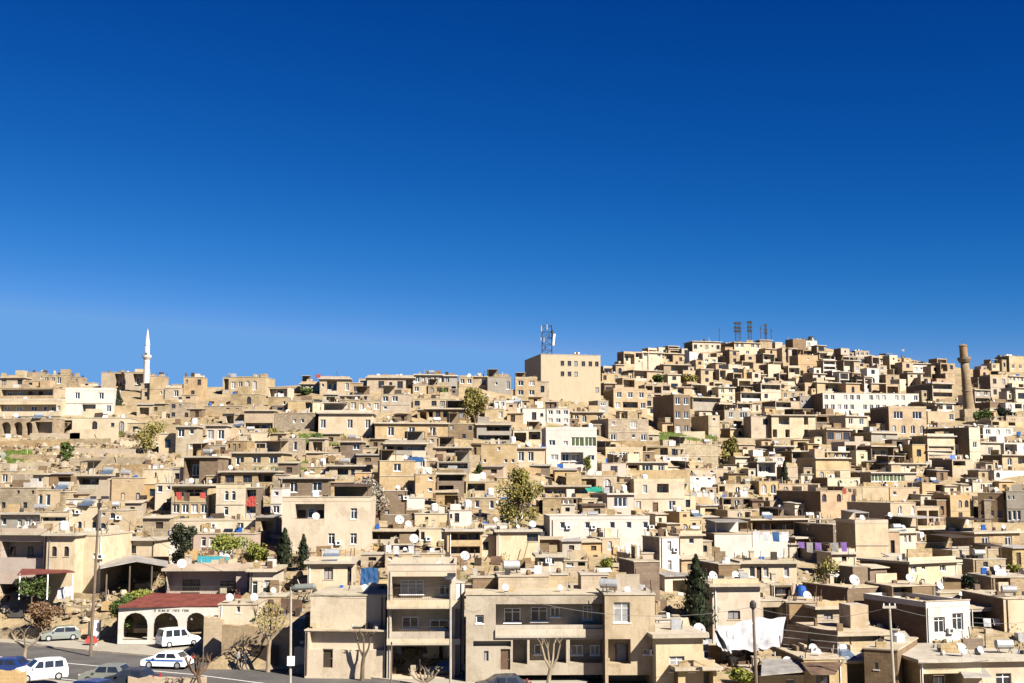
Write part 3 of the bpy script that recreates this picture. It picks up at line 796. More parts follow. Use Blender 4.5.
# --- house behind the red-roofed arcade
nh('C1', -25, 45, 440, 330, 'pink', 's', '''
L -20 66 365 202 1.5
i 55 118 145 180 1.5 glass
i 262 122 350 200 1.5 glass
''', th=2, t=9, Y=133.5, label='low broad house with a deep concrete roof edge, directly above the red-roofed arcade', hut=False)
nh('C1', 442, 50, 575, 330, 'cream', 's', '''
w 455 118 485 190
w 522 112 556 182
''', th=2, t=7, Y=132, label='narrow cream house with two tall windows, at the end of the deep concrete roof edge', hut=False)
nh('C1', 472, 198, 640, 372, 'stone', 'n', 'w 530 250 590 320', th=4, t=6, Y=128, label='small rough stone house with one window behind the knobbly street tree')
nh('C1', 268, 243, 480, 380, 'cream', 'n', 'v 370 258 388 292', th=2, t=5, Y=118, label='low cream plastered house end right of the arcade roof, one tiny window', extras=False)
nh('C1', 725, 215, 782, 400, 'rubble', 'n', '', th=4, t=6, Y=126)
# --- terrace house with long cream wall
nh('C1', 765, 5, 1012, 188, 'cream', 's', '''
w 855 40 905 108
w 985 38 1008 150
''', th=4, t=8, Y=131, spec='.', label='cream upper house with slab roof above the long terrace wall')
nh('C1', 780, 190, 1196, 392, 'cream', 'n', '', th=-3, t=9, Y=108.9, label='long blank cream terrace wall house with stained plaster, above a dark green recess', extras=False)
nh('C1', 750, 388, 1196, 612, 'cream', 'n', '''
L 775 400 1190 500 2.0
i 890 425 940 470 2.0 glass
d 850 495 905 600
''', th=-4, t=1.3, Y=107.5, label='cream roadside wall front with one white door and an open strip above it', extras=False)
# --- three-storey building
nh('C2', 262, 25, 640, 700, 'cream', 'p', '''
L 285 92 612 222 1.7
i 325 120 462 200 1.7
i 550 148 612 205 1.7 darkwood
j 292 145 325 222 1.7
L 285 278 612 440 1.7
i 342 330 430 395 1.7
i 495 340 605 400 1.7
g 285 480 610 655 6.0
P 285 400 612 440 0
''', th=2, t=10, Y=107, label='cream three-storey house with two deep balconies over a black open garage', bal=[(262, 222, 668, 268, 0.7), (262, 436, 668, 470, 0.5)], hut=False)
nh('C2', 642, 120, 690, 700, 'white', 'n', '', th=20, t=8, Y=108.5, label='thin whitish house strip squeezed beside the three-storey balcony house', extras=False)
# --- long two storey block
O = (510-340)/180*1000
nh('C2', 700, 185, O+525, 745, 'plaster', 'n', f'''
w 752 305 798 352
L 865 245 {O+520} 385 1.8
i 915 285 {O+62} 360 1.8
i {O+120} 275 {O+215} 355 1.8
i {O+230} 275 {O+285} 330 1.8
i {O+415} 262 {O+470} 345 1.8
P 865 362 {O+520} 385 0
d 800 505 825 560
L {O+15} 445 {O+95} 580 1.6
L {O+108} 445 {O+312} 575 1.8
i {O+140} 480 {O+180} 540 1.8
L {O+332} 445 {O+525} 575 1.8
i {O+350} 485 {O+412} 545 1.8
i {O+455} 485 {O+510} 545 1.8
d 892 495 945 610
L 740 450 950 482 0.8
L {O+20} 640 {O+520} 720 3.5
''', th=2, t=10, Y=105.5, label='long worn tan two-storey block with shaded loggias upstairs and down', bal=[(862, 385, O+528, 432, 0.18)], hut=False)
nh('C3', 528, 186, 808, 745, 'plaster', 'n', '''
W 578 235 668 348
L 545 440 670 578 1.6
j 600 480 662 578 1.6
v 740 498 765 525
L 545 640 790 720 3.5
''', th=2, t=10.5, Y=104.1, label='tan end house with one big white window, closing the long loggia block', hut=False)
nh('C3', 135, 76, 322, 185, 'tan', 'n', '', th=2, t=3, Y=110, label='tan roof room on the long loggia block, with a low white sill line', extras=False, spec='..')
nh('C3', 395, 76, 547, 185, 'tan', 'n', 'd 505 95 543 180', th=2, t=3, Y=109.5, label='tan roof room with a brown door on the long loggia block', extras=False)
nh('C2', 730, 92, 880, 190, 'brown', 'n', '', th=2, t=3, Y=110, label='low brown roof shed on the end of the loggia block', extras=False)
nh('C2', 880, 85, 1160, 190, 'tan', 'n', '', th=4, t=5, Y=109, spec='...')
# --- between loggia block and the cypress
nh('C3', 812, 325, 965, 400, 'white', 'n', 'L 830 355 955 385 1.5', th=10, t=6, Y=112, label='small white shed roof with a dark slot, right of the big white window')
nh('C3', 812, 410, 1075, 800, 'cream', 's', 'w 885 535 970 620', th=6, t=8, Y=103, label='cream house with one barred white window, right of the long loggia block', glass='curtain')
nh('C3', 690, 5, 830, 100, 'brown', 'n', '', th=10, t=6, Y=128)
# --- right of the cypress
nh('C4', 180, 130, 447, 352, 'cream', 's', 'w 265 282 333 330', th=5, t=8, Y=121, label='cream house with one small green window under a thick slab, right of the tall cypress')
nh('C4', 0, 400, 128, 600, 'cream', 's', 'w 0 535 30 565', th=8, t=7, Y=109, label='cream house under a large white dish at the foot of the tall cypress')
nh('C4', -10, 590, 205, 760, 'tan', 's', 'L 30 622 185 740 1.8\ni 100 640 150 720 1.8', th=8, t=6, Y=102, label='tan lean-to house with an open dark front at the bottom edge')
nh('C4', 445, 222, 590, 345, 'tan', 'n', 'L 462 262 568 338 2.5', th=10, t=6, Y=125)
nh('C4', 592, 232, 762, 348, 'ochre', 'n', '', spec='..', th=-15, t=6, Y=124, label='ochre rough-plastered shed just above the brown metal fence panel')
nh('C4', 762, 255, 935, 420, 'tan', 's', 'w 800 300 850 330', th=10, t=6, Y=122)
nh('C4', 870, 400, 1165, 560, 'tan', 's', 'w 980 505 1022 555', th=10, t=8, Y=112, label='tan house under a thick sagging slab roof, right of the large brown panel')
nh('C4', 690, 545, 915, 760, 'tan', 'n', 'w 755 605 830 690', th=6, t=7, Y=104, label='tan house with one window beneath a wide brown awning')
nh('C4', 440, 640, 690, 760, 'tan', 'n', 'w 590 660 640 720', th=6, t=6, Y=103)
nh('C4', 890, 560, 1160, 760, 'tan', 'n', 'w 990 508 1022 560\nL 930 575 1160 740 2.2'.replace('w 990 508 1022 560\n',''), th=10, t=7, Y=106)
nh('C4', 215, 20, 335, 108, 'brown', 'n', '', th=12, t=7, Y=139)
nh('C4', 510, 135, 622, 212, 'brown', 'n', 'L 520 150 618 205 1.2', th=8, t=4, Y=131)
# --- right cluster
nh('C5', 458, 228, 700, 445, 'white', 'p', '''
W 500 315 560 402
W 602 298 662 392
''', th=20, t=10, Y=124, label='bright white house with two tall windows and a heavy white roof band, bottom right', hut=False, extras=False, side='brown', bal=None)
nh('C5', 702, 262, 945, 515, 'grey', 'n', '''
L 705 285 940 380 2.2
L 705 430 800 500 2.0
w 830 490 870 520
''', th=14, t=9, Y=129, label='grey house with laundry on its shaded balcony, behind the bright white house', hut=False, extras=False)
nh('C5', 20, 148, 262, 360, 'brown', 'n', '', th=22, t=8, Y=134, label='dark brown house flank topped by a pale round dish')
nh('C5', 268, 140, 510, 260, 'brown', 'n', 'L 275 150 380 220 2.0', th=15, t=6, Y=133)
nh('C5', 892, 210, 1100, 560, 'cream', 'n', 'w 950 488 1002 530', th=6, t=9, Y=127, label='tall plain cream house cut by the right edge of the frame')
nh('C5', 820, 92, 1060, 195, 'rubble', 'n', 'g 840 95 925 170 1.5', th=4, t=6, Y=141)
nh('C5', 520, 178, 830, 232, 'tan', 'n', '', th=6, t=5, Y=137)
nh('C5', 425, 545, 765, 800, 'cream', 's', 'L 432 630 660 740 2.5\nw 500 640 560 700', th=8, t=9, Y=103, label='cream house with a tin canopy over its dark entrance, bottom right corner')
nh('C5', 115, 492, 300, 800, 'brown', 'n', 'v 170 570 195 610', th=-28, t=9, Y=104, label='large brown shaded wall house with one tiny vent, at the bottom edge')
nh('C5', 768, 540, 1100, 800, 'cream', 's', 'W 845 628 930 710', th=6, t=9, Y=106, label='cream corner house with one wide white window at the bottom edge')

# --- red-roofed arcade on the forecourt
Ya = 128.9
arc = empty('arcade_building', at(169, 640, Ya) , math.radians(1))
pL, pR, zT, zB = at(118, 640, Ya), at(220.5, 640, Ya), at(169, 607.5, Ya).z, at(169, 640, Ya).z
W_, H_ = (pR-pL).length, zT - zB; S_ = W_/102.5; b = MB(); hs = []
for a, c in ((122.5, 147.5), (152.5, 178), (185.5, 206)):
    hs.append(((a-169.2)*S_, 0.02, (c-169.2)*S_, 2.75, 0.45, True, False))
facade(b, W_, H_, -0.4, hs, 'white', 'white')
hw = W_/2; D_ = 4.2
b.poly([(-hw,0,-.4),(-hw,0,H_),(-hw,D_,H_),(-hw,D_,-.4)], 'white'); b.poly([(hw,0,-.4),(hw,D_,-.4),(hw,D_,H_),(hw,0,H_)], 'white'); b.poly([(-hw,D_,-.4),(-hw,D_,H_),(hw,D_,H_),(hw,D_,-.4)], 'brown')
b.poly([(-hw,0.01,.02),(hw,0.01,.02),(hw,D_-.01,.02),(-hw,D_-.01,.02)], 'concrete'); b.poly([(-hw+.01,3.2,.03),(hw-.01,3.2,.03),(hw-.01,3.2,H_-.01),(-hw+.01,3.2,H_-.01)], 'stone')
b.build('wall', arc)
rb = MB(); o_ = .45; zr = H_ + .01
A = [(-hw-o_+.5,-o_,zr),(hw+o_+2.6,-o_+.8,zr+.12),(hw+o_+2.6,4.3,zr+.75),(-hw+2.2,4.3,zr+.95)]
rb.prism(A, (0,0,.14), 'red_tile'); rb.build('roof', arc)
for xk in (-2.6, -0.2, 1.9):
    lm_ = MB(); lm_.lathe([(.04,.5),(.05,.15),(.16,.05),(.18,-.1),(.1,-.25)], (xk, 1.4, 2.1), 'lamp_glass', 8); lm_.build('hanging_lamp', arc)
bn = MB(); bn.box((-hw+1.0, 2.2, .45), (-hw+3.1, 2.7, .95), 'ochre'); bn.box((-hw+.9, 2.71, .5), (-hw+3.2, 2.8, 1.2), 'ochre'); bn.build('counter', arc)
sg = MB()   # worn dark lettering above the arches, too faded to read in the photograph
rr = random.Random(4); xk = (154-169.2)*S_
for wl in (1, 7, 4, 4):
    for q in range(wl):
        ww = rr.uniform(.09, .13); sg.box((xk, -.03, H_-.42), (xk+.035, -.004, H_-.2), 'iron')
        if rr.random() < .8: sg.box((xk+.036, -.03, H_-.2-rr.choice([.035,.12,.22])), (xk+ww, -.004, H_-.2-rr.choice([0.0])), 'iron') if False else sg.box((xk+.036, -.03, H_-.24), (xk+ww, -.004, H_-.2), 'iron')
        if rr.random() < .5: sg.box((xk+ww-.035, -.03, H_-.42), (xk+ww, -.004, H_-.241), 'iron')
        xk += ww + .06
    xk += .25
sg.build('sign_lettering', arc)
tag(arc, 'white roadside building of three round arches under a red roof, dark lettering above', 'arcade')
mark(118, 597, 245, 641)

# --- simple walls given by pixel ends: garden walls, retaining walls
def wall_px(x0, x1, top0, top1, base, mat='rubble', thick=0.5, Y=None, name='stone_wall', label=None, group=None, cat='stone wall', slope=0.0, drop=1.0, n=8):
    ya = Y if Y else hit((x0+x1)/2, base); b = MB(); rr = random.Random(int(x0*7+base))
    top = []; 
    for k in range(n+1):
        u = k/n; px = x0+(x1-x0)*u; yy = ya + slope*(u-.5); p = at(px, top0+(top1-top0)*u, yy); q = at(px, base, yy)
        top.append((p.x, yy, p.z + rr.uniform(-.12, .08), min(q.z, ground(q.x, yy)) - drop))
    o0 = Vector((top[n//2][0], ya, top[n//2][3]))
    for (xa, y_a, za, ba), (xb, y_b, zb_, bb) in zip(top, top[1:]):
        P = [Vector((xa,y_a,ba))-o0, Vector((xb,y_b,bb))-o0, Vector((xb,y_b,zb_))-o0, Vector((xa,y_a,za))-o0]; d = Vector((0,thick,0))
        b.poly(P, mat); b.poly([P[3],P[2],P[2]+d,P[3]+d], mat); b.poly([P[1]+d,P[0]+d,P[3]+d,P[2]+d], mat)
    P = [Vector((top[0][0],top[0][1],top[0][3]))-o0, Vector((top[0][0],top[0][1],top[0][2]))-o0]; b.poly([P[0],P[1],P[1]+Vector((0,thick,0)),P[0]+Vector((0,thick,0))], mat)
    P = [Vector((top[-1][0],top[-1][1],top[-1][3]))-o0, Vector((top[-1][0],top[-1][1],top[-1][2]))-o0]; b.poly([P[1],P[0],P[0]+Vector((0,thick,0)),P[1]+Vector((0,thick,0))], mat)
    o = b.build(name, None, o0)
    if label is None: AUTO.append((o, (x0+x1)/2, (top0+base)/2, {'rubble': 'rough', 'stone': 'weathered', 'cream': 'cream', 'tan': 'tan', 'white': 'whitewashed'}.get(mat, 'low') + ' garden wall', cat, 'stone walls between the houses', (x1-x0)))
    else: tag(o, label, cat, group)
    return o

wall_px(120, 330, 453.5, 453, 462, 'tan', Y=226, label='long level terrace wall crossing the hillside below the minaret houses', n=14)
wall_px(222, 290, 624, 628, 668, 'tan', .8, Y=114, label='high rough stone retaining wall behind the knobbly street tree', slope=-2)
wall_px(204, 222, 617, 619, 651, 'ochre', 1.4, Y=117, label='ochre stone buttress wall at the arcade corner')
wall_px(294, 330, 646, 648, 672, 'cream', .5, Y=110.8, label='low cream plaster wall behind the streetlight with a tubular head')
wall_px(0, 40, 628, 628, 636, 'rubble', Y=133, label='low rough wall behind the parked silver hatchback')
wall_px(-10, 24, 671, 672, 683, 'ochre', .6, Y=99, label='ochre stone parapet at the bottom left corner, under the white minivan')
wall_px(128, 205, 677, 678, 684, 'ochre', .6, Y=98.5, label='ochre stone parapet along the road below the striped patrol car')
wall_px(70, 118, 430, 428, 440, 'cream', Y=None)
for a in ((0,110,402,402,408,'tan'),(105,165,406,404,414,'tan'),(165,185,400,400,408,'stone'),(20,110,440,438,446,'rubble'),(95,150,470,472,480,'rubble'),(10,60,454,455,462,'rubble'),
          (178,245,408,409,416,'stone'),(176,240,458,459,466,'cream'),(240,330,462,463,470,'stone'),(248,330,486,486,494,'rubble'),(270,330,475,474,482,'cream'),(190,330,470,470,475,'tan'),
          (405,480,455,455,463,'tan'),(430,500,480,481,488,'rubble'),(465,520,505,505,512,'tan'),(545,600,474,474,480,'tan'),(600,690,470,470,478,'tan'),(560,620,488,488,494,'stone'),
          (600,660,440,441,448,'stone'),(655,705,432,431,436,'cream'),(690,720,478,478,484,'tan'),(700,760,512,511,518,'tan'),(760,830,518,518,524,'stone'),(800,880,470,470,476,'tan'),
          (850,920,500,500,508,'stone'),(930,1024,522,523,530,'tan'),(900,960,540,540,548,'rubble'),(930,1024,444,443,450,'tan'),(60,100,590,596,606,'rubble'),(60,92,605,606,614,'rubble'),
          (480,560,572,571,578,'tan'),(625,680,560,572,584,'ochre'),(700,720,545,547,556,'brown'),(850,930,588,587,594,'tan'),(960,1024,590,590,598,'rubble'),(380,440,568,567,574,'tan'),
          (0,60,508,508,514,'stone'),(0,70,441,440,447,'stone'),(60,135,447,449,456,'tan'),(0,50,463,462,470,'tan'),(70,150,458,457,466,'stone'),(20,90,474,473,481,'tan'),(120,172,441,440,448,'cream'),(30,80,433,433,440,'tan'),(100,160,465,464,472,'rubble'),(140,170,520,520,528,'tan'),(300,345,455,455,462,'tan'),(505,560,468,467,474,'tan'),(730,800,438,438,444,'tan')):
    wall_px(*a[:5], mat=a[5])

# big beige hall
hall_r = house(541, 354.5, 600.6, 401, 'beige', 'n', '.', th=13, t=19, label='big plain beige hall with two short rows of small windows under the rooftop antenna tower', name='hall', extras=False,
   holes_px=[('w', x, 361, x+3.6, 366) for x in (560.5, 567.5, 574, 581.5, 588.5, 595)] + [('w', x, 371.6, x+3.6, 376.4) for x in (560.5, 567.5, 574)] + [('w', 595, 387, 599, 392)], frame='frame_brown')
hall = hall_r['root']
# long white block
lw = house(823, 393, 919, 412.5, 'white', 'n', 'ww.www.www.ww.w/wwwww.wwww.wwww', th=6, t=13, label='long white two-storey block with two full rows of tiny square windows', name='long_block', extras=False)
g_ = house(800, 396, 821, 409.5, 'grey', 'n', 'vvvvv', th=6, t=10, label='grey annexe with a row of vents at the end of the long white block', extras=False)

mark(955, 340, 982, 425); mark(139, 326, 152, 402)
for q in ((640,598,1024,683),(280,556,660,683),(0,536,282,683)): mark(*q)
# ---------------------------------------------------------------- smaller houses filling the rows between
def skyline(px):
    T = [(0,378),(60,384),(110,396),(180,398),(240,395),(275,392),(330,384),(400,381),(470,380),(530,378),(600,372),(640,356),(700,349),(760,347),(800,348),(850,358),(900,366),(960,368),(1024,366)]
    return lerp_tab(T, px)
def filler(px, row, hs, fill_limit, merge=None, small=False):
    Y = hit(px, row); ppm = F/Y
    w = R.uniform(3.0, 5.6)*ppm if small else R.uniform(4.5, 9.0)*ppm; nf = R.choice([1, 1, 1.6, 2, 2]) if not small else R.choice([1, 1.4, 2]); h = nf*3.0*ppm*R.uniform(.85, 1.1)
    rect = (px-w/2, row-h, px+w/2, row)
    if not small: fill_limit *= .5
    if covered(*rect) > fill_limit or row-h < skyline(px)-(5 if px < 620 else 10): return None
    nb = max(1, int(w/ppm/2.6)); spec = []
    for k in range(max(1, int(nf))):
        s = ''.join(R.choice('ww.wgWvaLLLgw') for _ in range(nb)); spec.append(s)
    col = R.choices(['tan', 'cream', 'stone', 'ochre', 'white', 'grey', 'brown', 'pink', 'concrete'], [7, 6, 4, 3, 2.2, 1.6, 2.0, 0.8, 1])[0]
    return house(*rect, col, R.choice('ssnnnp'), '/'.join(spec), merge=merge, fill=True)
n_hand = len(HOUSES)
for q in ((500,474,541,527),(464,390,484,424),(781,460,789,487),(134,418,166,452),(0,433,170,474),(720,436,735,462),(806,566,850,606),(350,482,382,524),(112,389,124,411),(660,432,716,442),(170,524,196,568),(211,534,270,566),(274,530,312,568)): mark(*q)
LIM = 302
row = 352.0
SMALL = []
while row < 676:
    ppm = F/hit(700, row); step = max(2.2, .8*ppm); px = R.uniform(-6, 10)
    while px < 1030:
        if row > skyline(px)+1 and not (px < 300 and row > 600) and not (px < 170 and 433 < row < 475) and not (280 < px < 470 and row > 640):
            lim = 0.28 if row > 400 or px < 600 else 0.42
            if R.random() < (0.75 if row > 400 else .95): SMALL.append((px, row, lim))
        px += R.uniform(5.0, 8.5)*ppm if row > 400 else R.uniform(3.2, 5.5)*ppm
    row += step
cand = sorted(SMALL, key=lambda c: -c[1])
far_mb = MB(); n_far = 0
near_c = [c for c in cand]
R.shuffle(near_c); near_c.sort(key=lambda c: -int(c[1]/40))
placed = []
for px, row, lim in near_c:
    if len(HOUSES) < LIM:
        filler(px + R.uniform(-4, 4), row + R.uniform(-1.5, 1.5), None, lim)
    else:
        r = filler(px + R.uniform(-4, 4), row + R.uniform(-1.5, 1.5), None, lim, merge=far_mb, small=True)
        if r: n_far += 1; mark(*r['px'])
if n_far:
    fo = far_mb.build('far_houses'); fo['kind'] = 'stuff'; fo['label'] = 'tiny crowded far houses packed between the larger ones near the hilltop'; fo['category'] = 'far houses'
# outbuildings squeezed into what is left
def shed(px, row):
    Y = hit(px, row); ppm = F/Y; w = R.uniform(2.2, 4.2); h = R.uniform(1.7, 2.7)
    rect = (px-w*ppm/2, row-h*ppm, px+w*ppm/2, row)
    if covered(*rect) > .2: return False
    p = at(px, row, Y); th = math.radians(R.uniform(5, 30) if px > 560 else R.uniform(-12, 12)); e = empty('shed', p, th); b = MB(); d = R.uniform(2, 3.5); m = R.choice(['tan', 'stone', 'brown', 'brown', 'ochre', 'cream', 'concrete', 'rubble']); zl = -2.2
    kind = R.choice(['door', 'open', 'window']); xa = R.uniform(-w*.35, 0); ho = (xa, .05 if kind != 'window' else h*.4, xa+w*(.6 if kind == 'open' else .28), h*.78 if kind != 'window' else h*.75, 1.6 if kind == 'open' else .2, False, True)
    facade(b, w, h, zl, [ho], m, 'darkwood' if kind != 'open' else m)
    b.poly([(-w/2,0,zl),(-w/2,0,h),(-w/2,d,h),(-w/2,d,zl)], m); b.poly([(w/2,0,zl),(w/2,d,zl),(w/2,d,h),(w/2,0,h)], m); b.poly([(-w/2,d,zl),(-w/2,d,h),(w/2,d,h),(w/2,d,zl)], m); b.build('wall', e)
    q = MB(); q.prism([(-w/2-.2,-.35,h+.002),(w/2+.2,-.35,h+.002),(w/2+.2,d+.1,h+.002+R.uniform(0,.4)),(-w/2-.2,d+.1,h+.002+R.uniform(0,.4))], (0,0,.1), R.choice(['tin', 'rust', 'rooftop', 'concrete', 'rooftop'])); q.build('roof', e)
    mark(*rect); AUTO.append((e, px, row-h*ppm/2, f"small {dict(tan='tan', stone='stone', brown='brown', ochre='ochre', cream='cream', concrete='grey-beige', rubble='rough stone')[m]} shed with " + dict(door='a dark door', open='an open front', window='a small window')[kind], 'shed', 'sheds between the houses', w)); return True
ns = 0
for _ in range(6000):
    if ns >= 190: break
    px, row = R.uniform(2, 1022), R.uniform(392, 676)
    if row < skyline(px)+14 or (px < 300 and row > 596) or (px < 170 and 433 < row < 475) or (280 < px < 660 and row > 600): continue
    ns += shed(px, row)
print('sheds', ns)
print('houses hand', n_hand, 'total', len(HOUSES), 'far', n_far)

# ---------------------------------------------------------------- terrain, road
xs = [-900, -500, -300] + [x*4.0 for x in range(-55, 76)] + [400, 600, 900]; ys = [20, 50, 70] + [80 + 2.5*k for k in range(208)] + [640, 700, 900, 1500, 4000]
v = []; f = []
for y in ys:
    for x in xs:
        X = x * (y/600 if y > 600 else 1) * (6 if y > 1400 else 1)
        z = ground(X, y) if y <= 900 else -20.0
        if y < 85: z = ground(X, 85)
        if y > 122 and y < 620: z += .35*(math.sin(X*.31+y*.17)*math.sin(y*.23-X*.11)) - .15
        v.append((X, y, z))
nx = len(xs)
for j in range(len(ys)-1):
    for i in range(nx-1): f.append((j*nx+i, j*nx+i+1, (j+1)*nx+i+1, (j+1)*nx+i))
me = bpy.data.meshes.new('ground'); me.from_pydata(v, [], f); me.materials.append(MATS['ground']); me.update()
g = link('ground', me); g['kind'] = 'structure'; g['label'] = 'dry ochre hillside ground'
def on_ground(p): return ground(p[0], p[1])
def strip(name, pts_far, pts_near, mat, lift, kind='structure'):
    b = MB()
    for k in range(len(pts_far)-1):
        a, c, d, e = pts_near[k], pts_near[k+1], pts_far[k+1], pts_far[k]
        n = 10
        for i in range(n):
            u, w = i/n, (i+1)/n
            L_ = lambda p, q, t: (p[0]+(q[0]-p[0])*t, p[1]+(q[1]-p[1])*t)
            q = [L_(a, e, u), L_(c, d, u), L_(c, d, w), L_(a, e, w)]
            b.poly([(x, y, max(ground(x, y), -17.2) + lift) for x, y in q], mat)
    o = b.build(name); o['kind'] = kind; return o
def gp(px, row):
    Y = 16.5/1.0
    # ground plane around z=-16.6
    lo = at(px, row, 100.0); k = -16.75/lo.z; return (lo.x*k, 100.0*k)
far_px = [(-60, 640), (0, 643), (110, 653), (250, 664.5), (400, 682), (470, 694), (560, 712)]
far = [gp(*q) for q in far_px]
near_ = [(x - 7.5, y - 12.5) for x, y in far]
def flat_strip(name, A, B, mat, z):
    b = MB()
    for k in range(len(A)-1): b.poly([(B[k][0], B[k][1], z), (B[k+1][0], B[k+1][1], z), (A[k+1][0], A[k+1][1], z), (A[k][0], A[k][1], z)], mat)
    o = b.build(name); o['kind'] = 'structure'; return o
# level the band of the ground the road lies on
for vv in me.vertices:
    x, y, z = vv.co
    if 30 < y < 136 and z < -15.9 and x < 20: vv.co.z = -16.95
flat_strip('road', far, near_, 'asphalt', -16.75)
flat_strip('forecourt', [(x+3, y+14) for x, y in far], far, 'road_dust', -16.66)
flat_strip('near_verge', near_, [(x-3, y-8) for x, y in near_], 'road_dust', -16.70)
kb = MB()
for (ax, ay), (bx, by) in zip(far, far[1:]):
    kb.prism([(ax, ay-.15, -16.75), (bx, by-.15, -16.75), (bx, by-.15, -16.6), (ax, ay-.15, -16.6)], (.07, .25, 0), 'concrete')
o = kb.build('kerb'); o['kind'] = 'structure'
lb = MB()
def lane(u, w, dash):
    pts = [(x - 7.5*u, y - 12.5*u) for x, y in far]
    for (a, c) in zip(pts, pts[1:]):
        n = max(1, int((Vector(c)-Vector(a)).length/4.0))
        for i in range(n):
            if dash and i % 2: continue
            p = Vector(a).lerp(Vector(c), i/n); q = Vector(a).lerp(Vector(c), (i+1)/n)
            lb.poly([(p.x, p.y, -16.746), (q.x, q.y, -16.746), (q.x+.08, q.y+w, -16.746), (p.x+.08, p.y+w, -16.746)], 'line_paint')
lane(.48, .22, False); lane(.95, .2, False)
o = lb.build('road_marking'); o['kind'] = 'structure'

# ---------------------------------------------------------------- trees
def leafball(b, c, rad, n, size, mat, rr):
    for _ in range(n):
        while True:
            d = Vector((rr.uniform(-1,1), rr.uniform(-1,1), rr.uniform(-1,1)))
            if .12 < d.length < 1: break
        p = Vector(c) + Vector((d.x*rad[0], d.y*rad[1], d.z*rad[2]))
        u = Vector((rr.gauss(0,1), rr.gauss(0,1), rr.gauss(0,1))).normalized(); w = u.cross(Vector((rr.gauss(0,1), rr.gauss(0,1), rr.gauss(0,1)))).normalized()
        s = size*rr.uniform(.6, 1.3); b.poly([p-u*s, p+w*s*.6, p+u*s, p-w*s*.6], mat)
def tree(px, row, hpx, wpx, mat, label, name='tree', cat='tree', dens=1.0, shape='round', trunk=0.25, bark='bark', Y=None, dy=0.0, group=None):
    Y = (Y or hit(px, row)) + dy; base = at(px, row, Y); ppm = F/Y; H = hpx/ppm; Wd = wpx/ppm; rr = random.Random(int(px*13+row))
    base.z = min(base.z, max(ground(base.x, base.y), base.z-3)); e = empty(name, base); base0 = at(px, row, Y).z - base.z
    tb = MB(); top = Vector((rr.uniform(-.2,.2), 0, base0 + H*(trunk+.35))); r0 = max(.09, H*.028)
    tb.tube([(0,0,-.5), (rr.uniform(-.1,.1),0,H*trunk*.6), top], [r0*1.2, r0*.85, r0*.4], bark)
    cb = MB(); size = max(.15, 1.25/ppm)*(1.0 if shape != 'cone' else .9)
    H0 = base0
    if shape == 'cone':
        n = int(1300*dens)
        for _ in range(n):
            u = rr.random()**1.15; z = H0 + H*(.05 + .95*u); a = rr.uniform(0, 6.283); r = Wd/2*(1-u)**.75*(min(1, .4+u*4))*rr.uniform(.35, 1.05)*(1+.3*math.sin(u*31+px+3*a)+.28*math.sin(u*13+2*a)+.15*math.sin(u*57+5*a))
            p = Vector((r*math.cos(a), r*math.sin(a), z)); uu = Vector((math.cos(a)*.35+rr.gauss(0,.25), math.sin(a)*.35+rr.gauss(0,.25), 1)).normalized(); w = uu.cross(Vector((math.cos(a), math.sin(a), rr.gauss(0,.6)))).normalized()
            s = size*rr.uniform(.9, 1.7); cb.poly([p-uu*s, p+w*s*.5, p+uu*s*1.2, p-w*s*.5], mat)
    else:
        k = 15 if shape == 'round' else 9
        for i in range(k):
            a = rr.uniform(0, 6.283); q = rr.random()**.5; zz = rr.uniform(0.0, 1.0)
            prof = math.sin(math.pi*(.16+.74*zz))
            c = Vector((math.cos(a)*q*Wd*.36*prof, math.sin(a)*q*Wd*.36*prof, H0 + H*(trunk + (.93-trunk)*zz)))
            rad = Wd*rr.uniform(.13, .23); 
            if shape == 'bush': c.z = H0 + H*rr.uniform(.2, .8); rad = Wd*rr.uniform(.16, .26)
            tb.tube([(0,0,H0*.9+H*trunk*.7), ((c.x)*.5, c.y*.5, (H0+H*trunk+c.z)*.5), c], [r0*.5, r0*.3, r0*.12], bark, 5)
            leafball(cb, c, (rad, rad, rad*.8*min(1.3, H/Wd+.2)), int(190*dens), size, mat, rr)
    tb.build('trunk', e); cb.build('crown', e)
    tag(e, label, cat, group); return e
T = tree
T(519, 528, 56, 58, 'leaf_olive', 'large loose olive-green tree standing in the middle of the town', dens=2.2, trunk=.15)
T(475, 426, 38, 34, 'leaf_olive', 'olive-green tree rising beside the stacked grey balconies below the skyline', dens=1.2, trunk=.2, dy=2)
T(697, 632, 74, 40, 'leaf_dark', 'tall dark cypress standing beside the cream house with the thick slab', shape='cone', dens=2.6, trunk=.1, Y=114, name='cypress_tree')
T(181, 570, 50, 36, 'leaf_dark', 'dark bushy evergreen beside the pool-blue awning', shape='bush', dens=1.5, Y=146)
T(284, 570, 40, 25, 'leaf_dark', 'dark cypress next to the large cream house with an outdoor stair, wider of the pair', shape='cone', dens=1.4, Y=144, name='cypress_tree')
T(303, 569, 33, 17, 'leaf_dark', 'slim dark cypress next to the large cream house with an outdoor stair', shape='cone', dens=1.0, Y=143, name='cypress_tree')
T(232, 564, 30, 50, 'leaf_lime', 'yellow-green leafy tree behind the pool-blue awning', shape='bush', dens=1.4, Y=148)
T(257, 563, 22, 32, 'leaf_lime', 'smaller yellow-green tree between the blue awning and the cypresses', shape='bush', dens=1.0, Y=147)
T(150, 454, 36, 38, 'leaf_olive', 'scrubby bare-branched tree on the rocky slope under the white minaret', shape='bush', dens=.7, bark='twig')
T(66, 462, 24, 16, 'leaf_green', 'small shrub tree on the rocky slope below the bright white cube house', shape='bush', dens=.7)
T(117, 411, 22, 13, 'leaf_dark', 'dark fir between the bright white cube house and the minaret block', shape='cone', dens=.8, name='fir_tree')
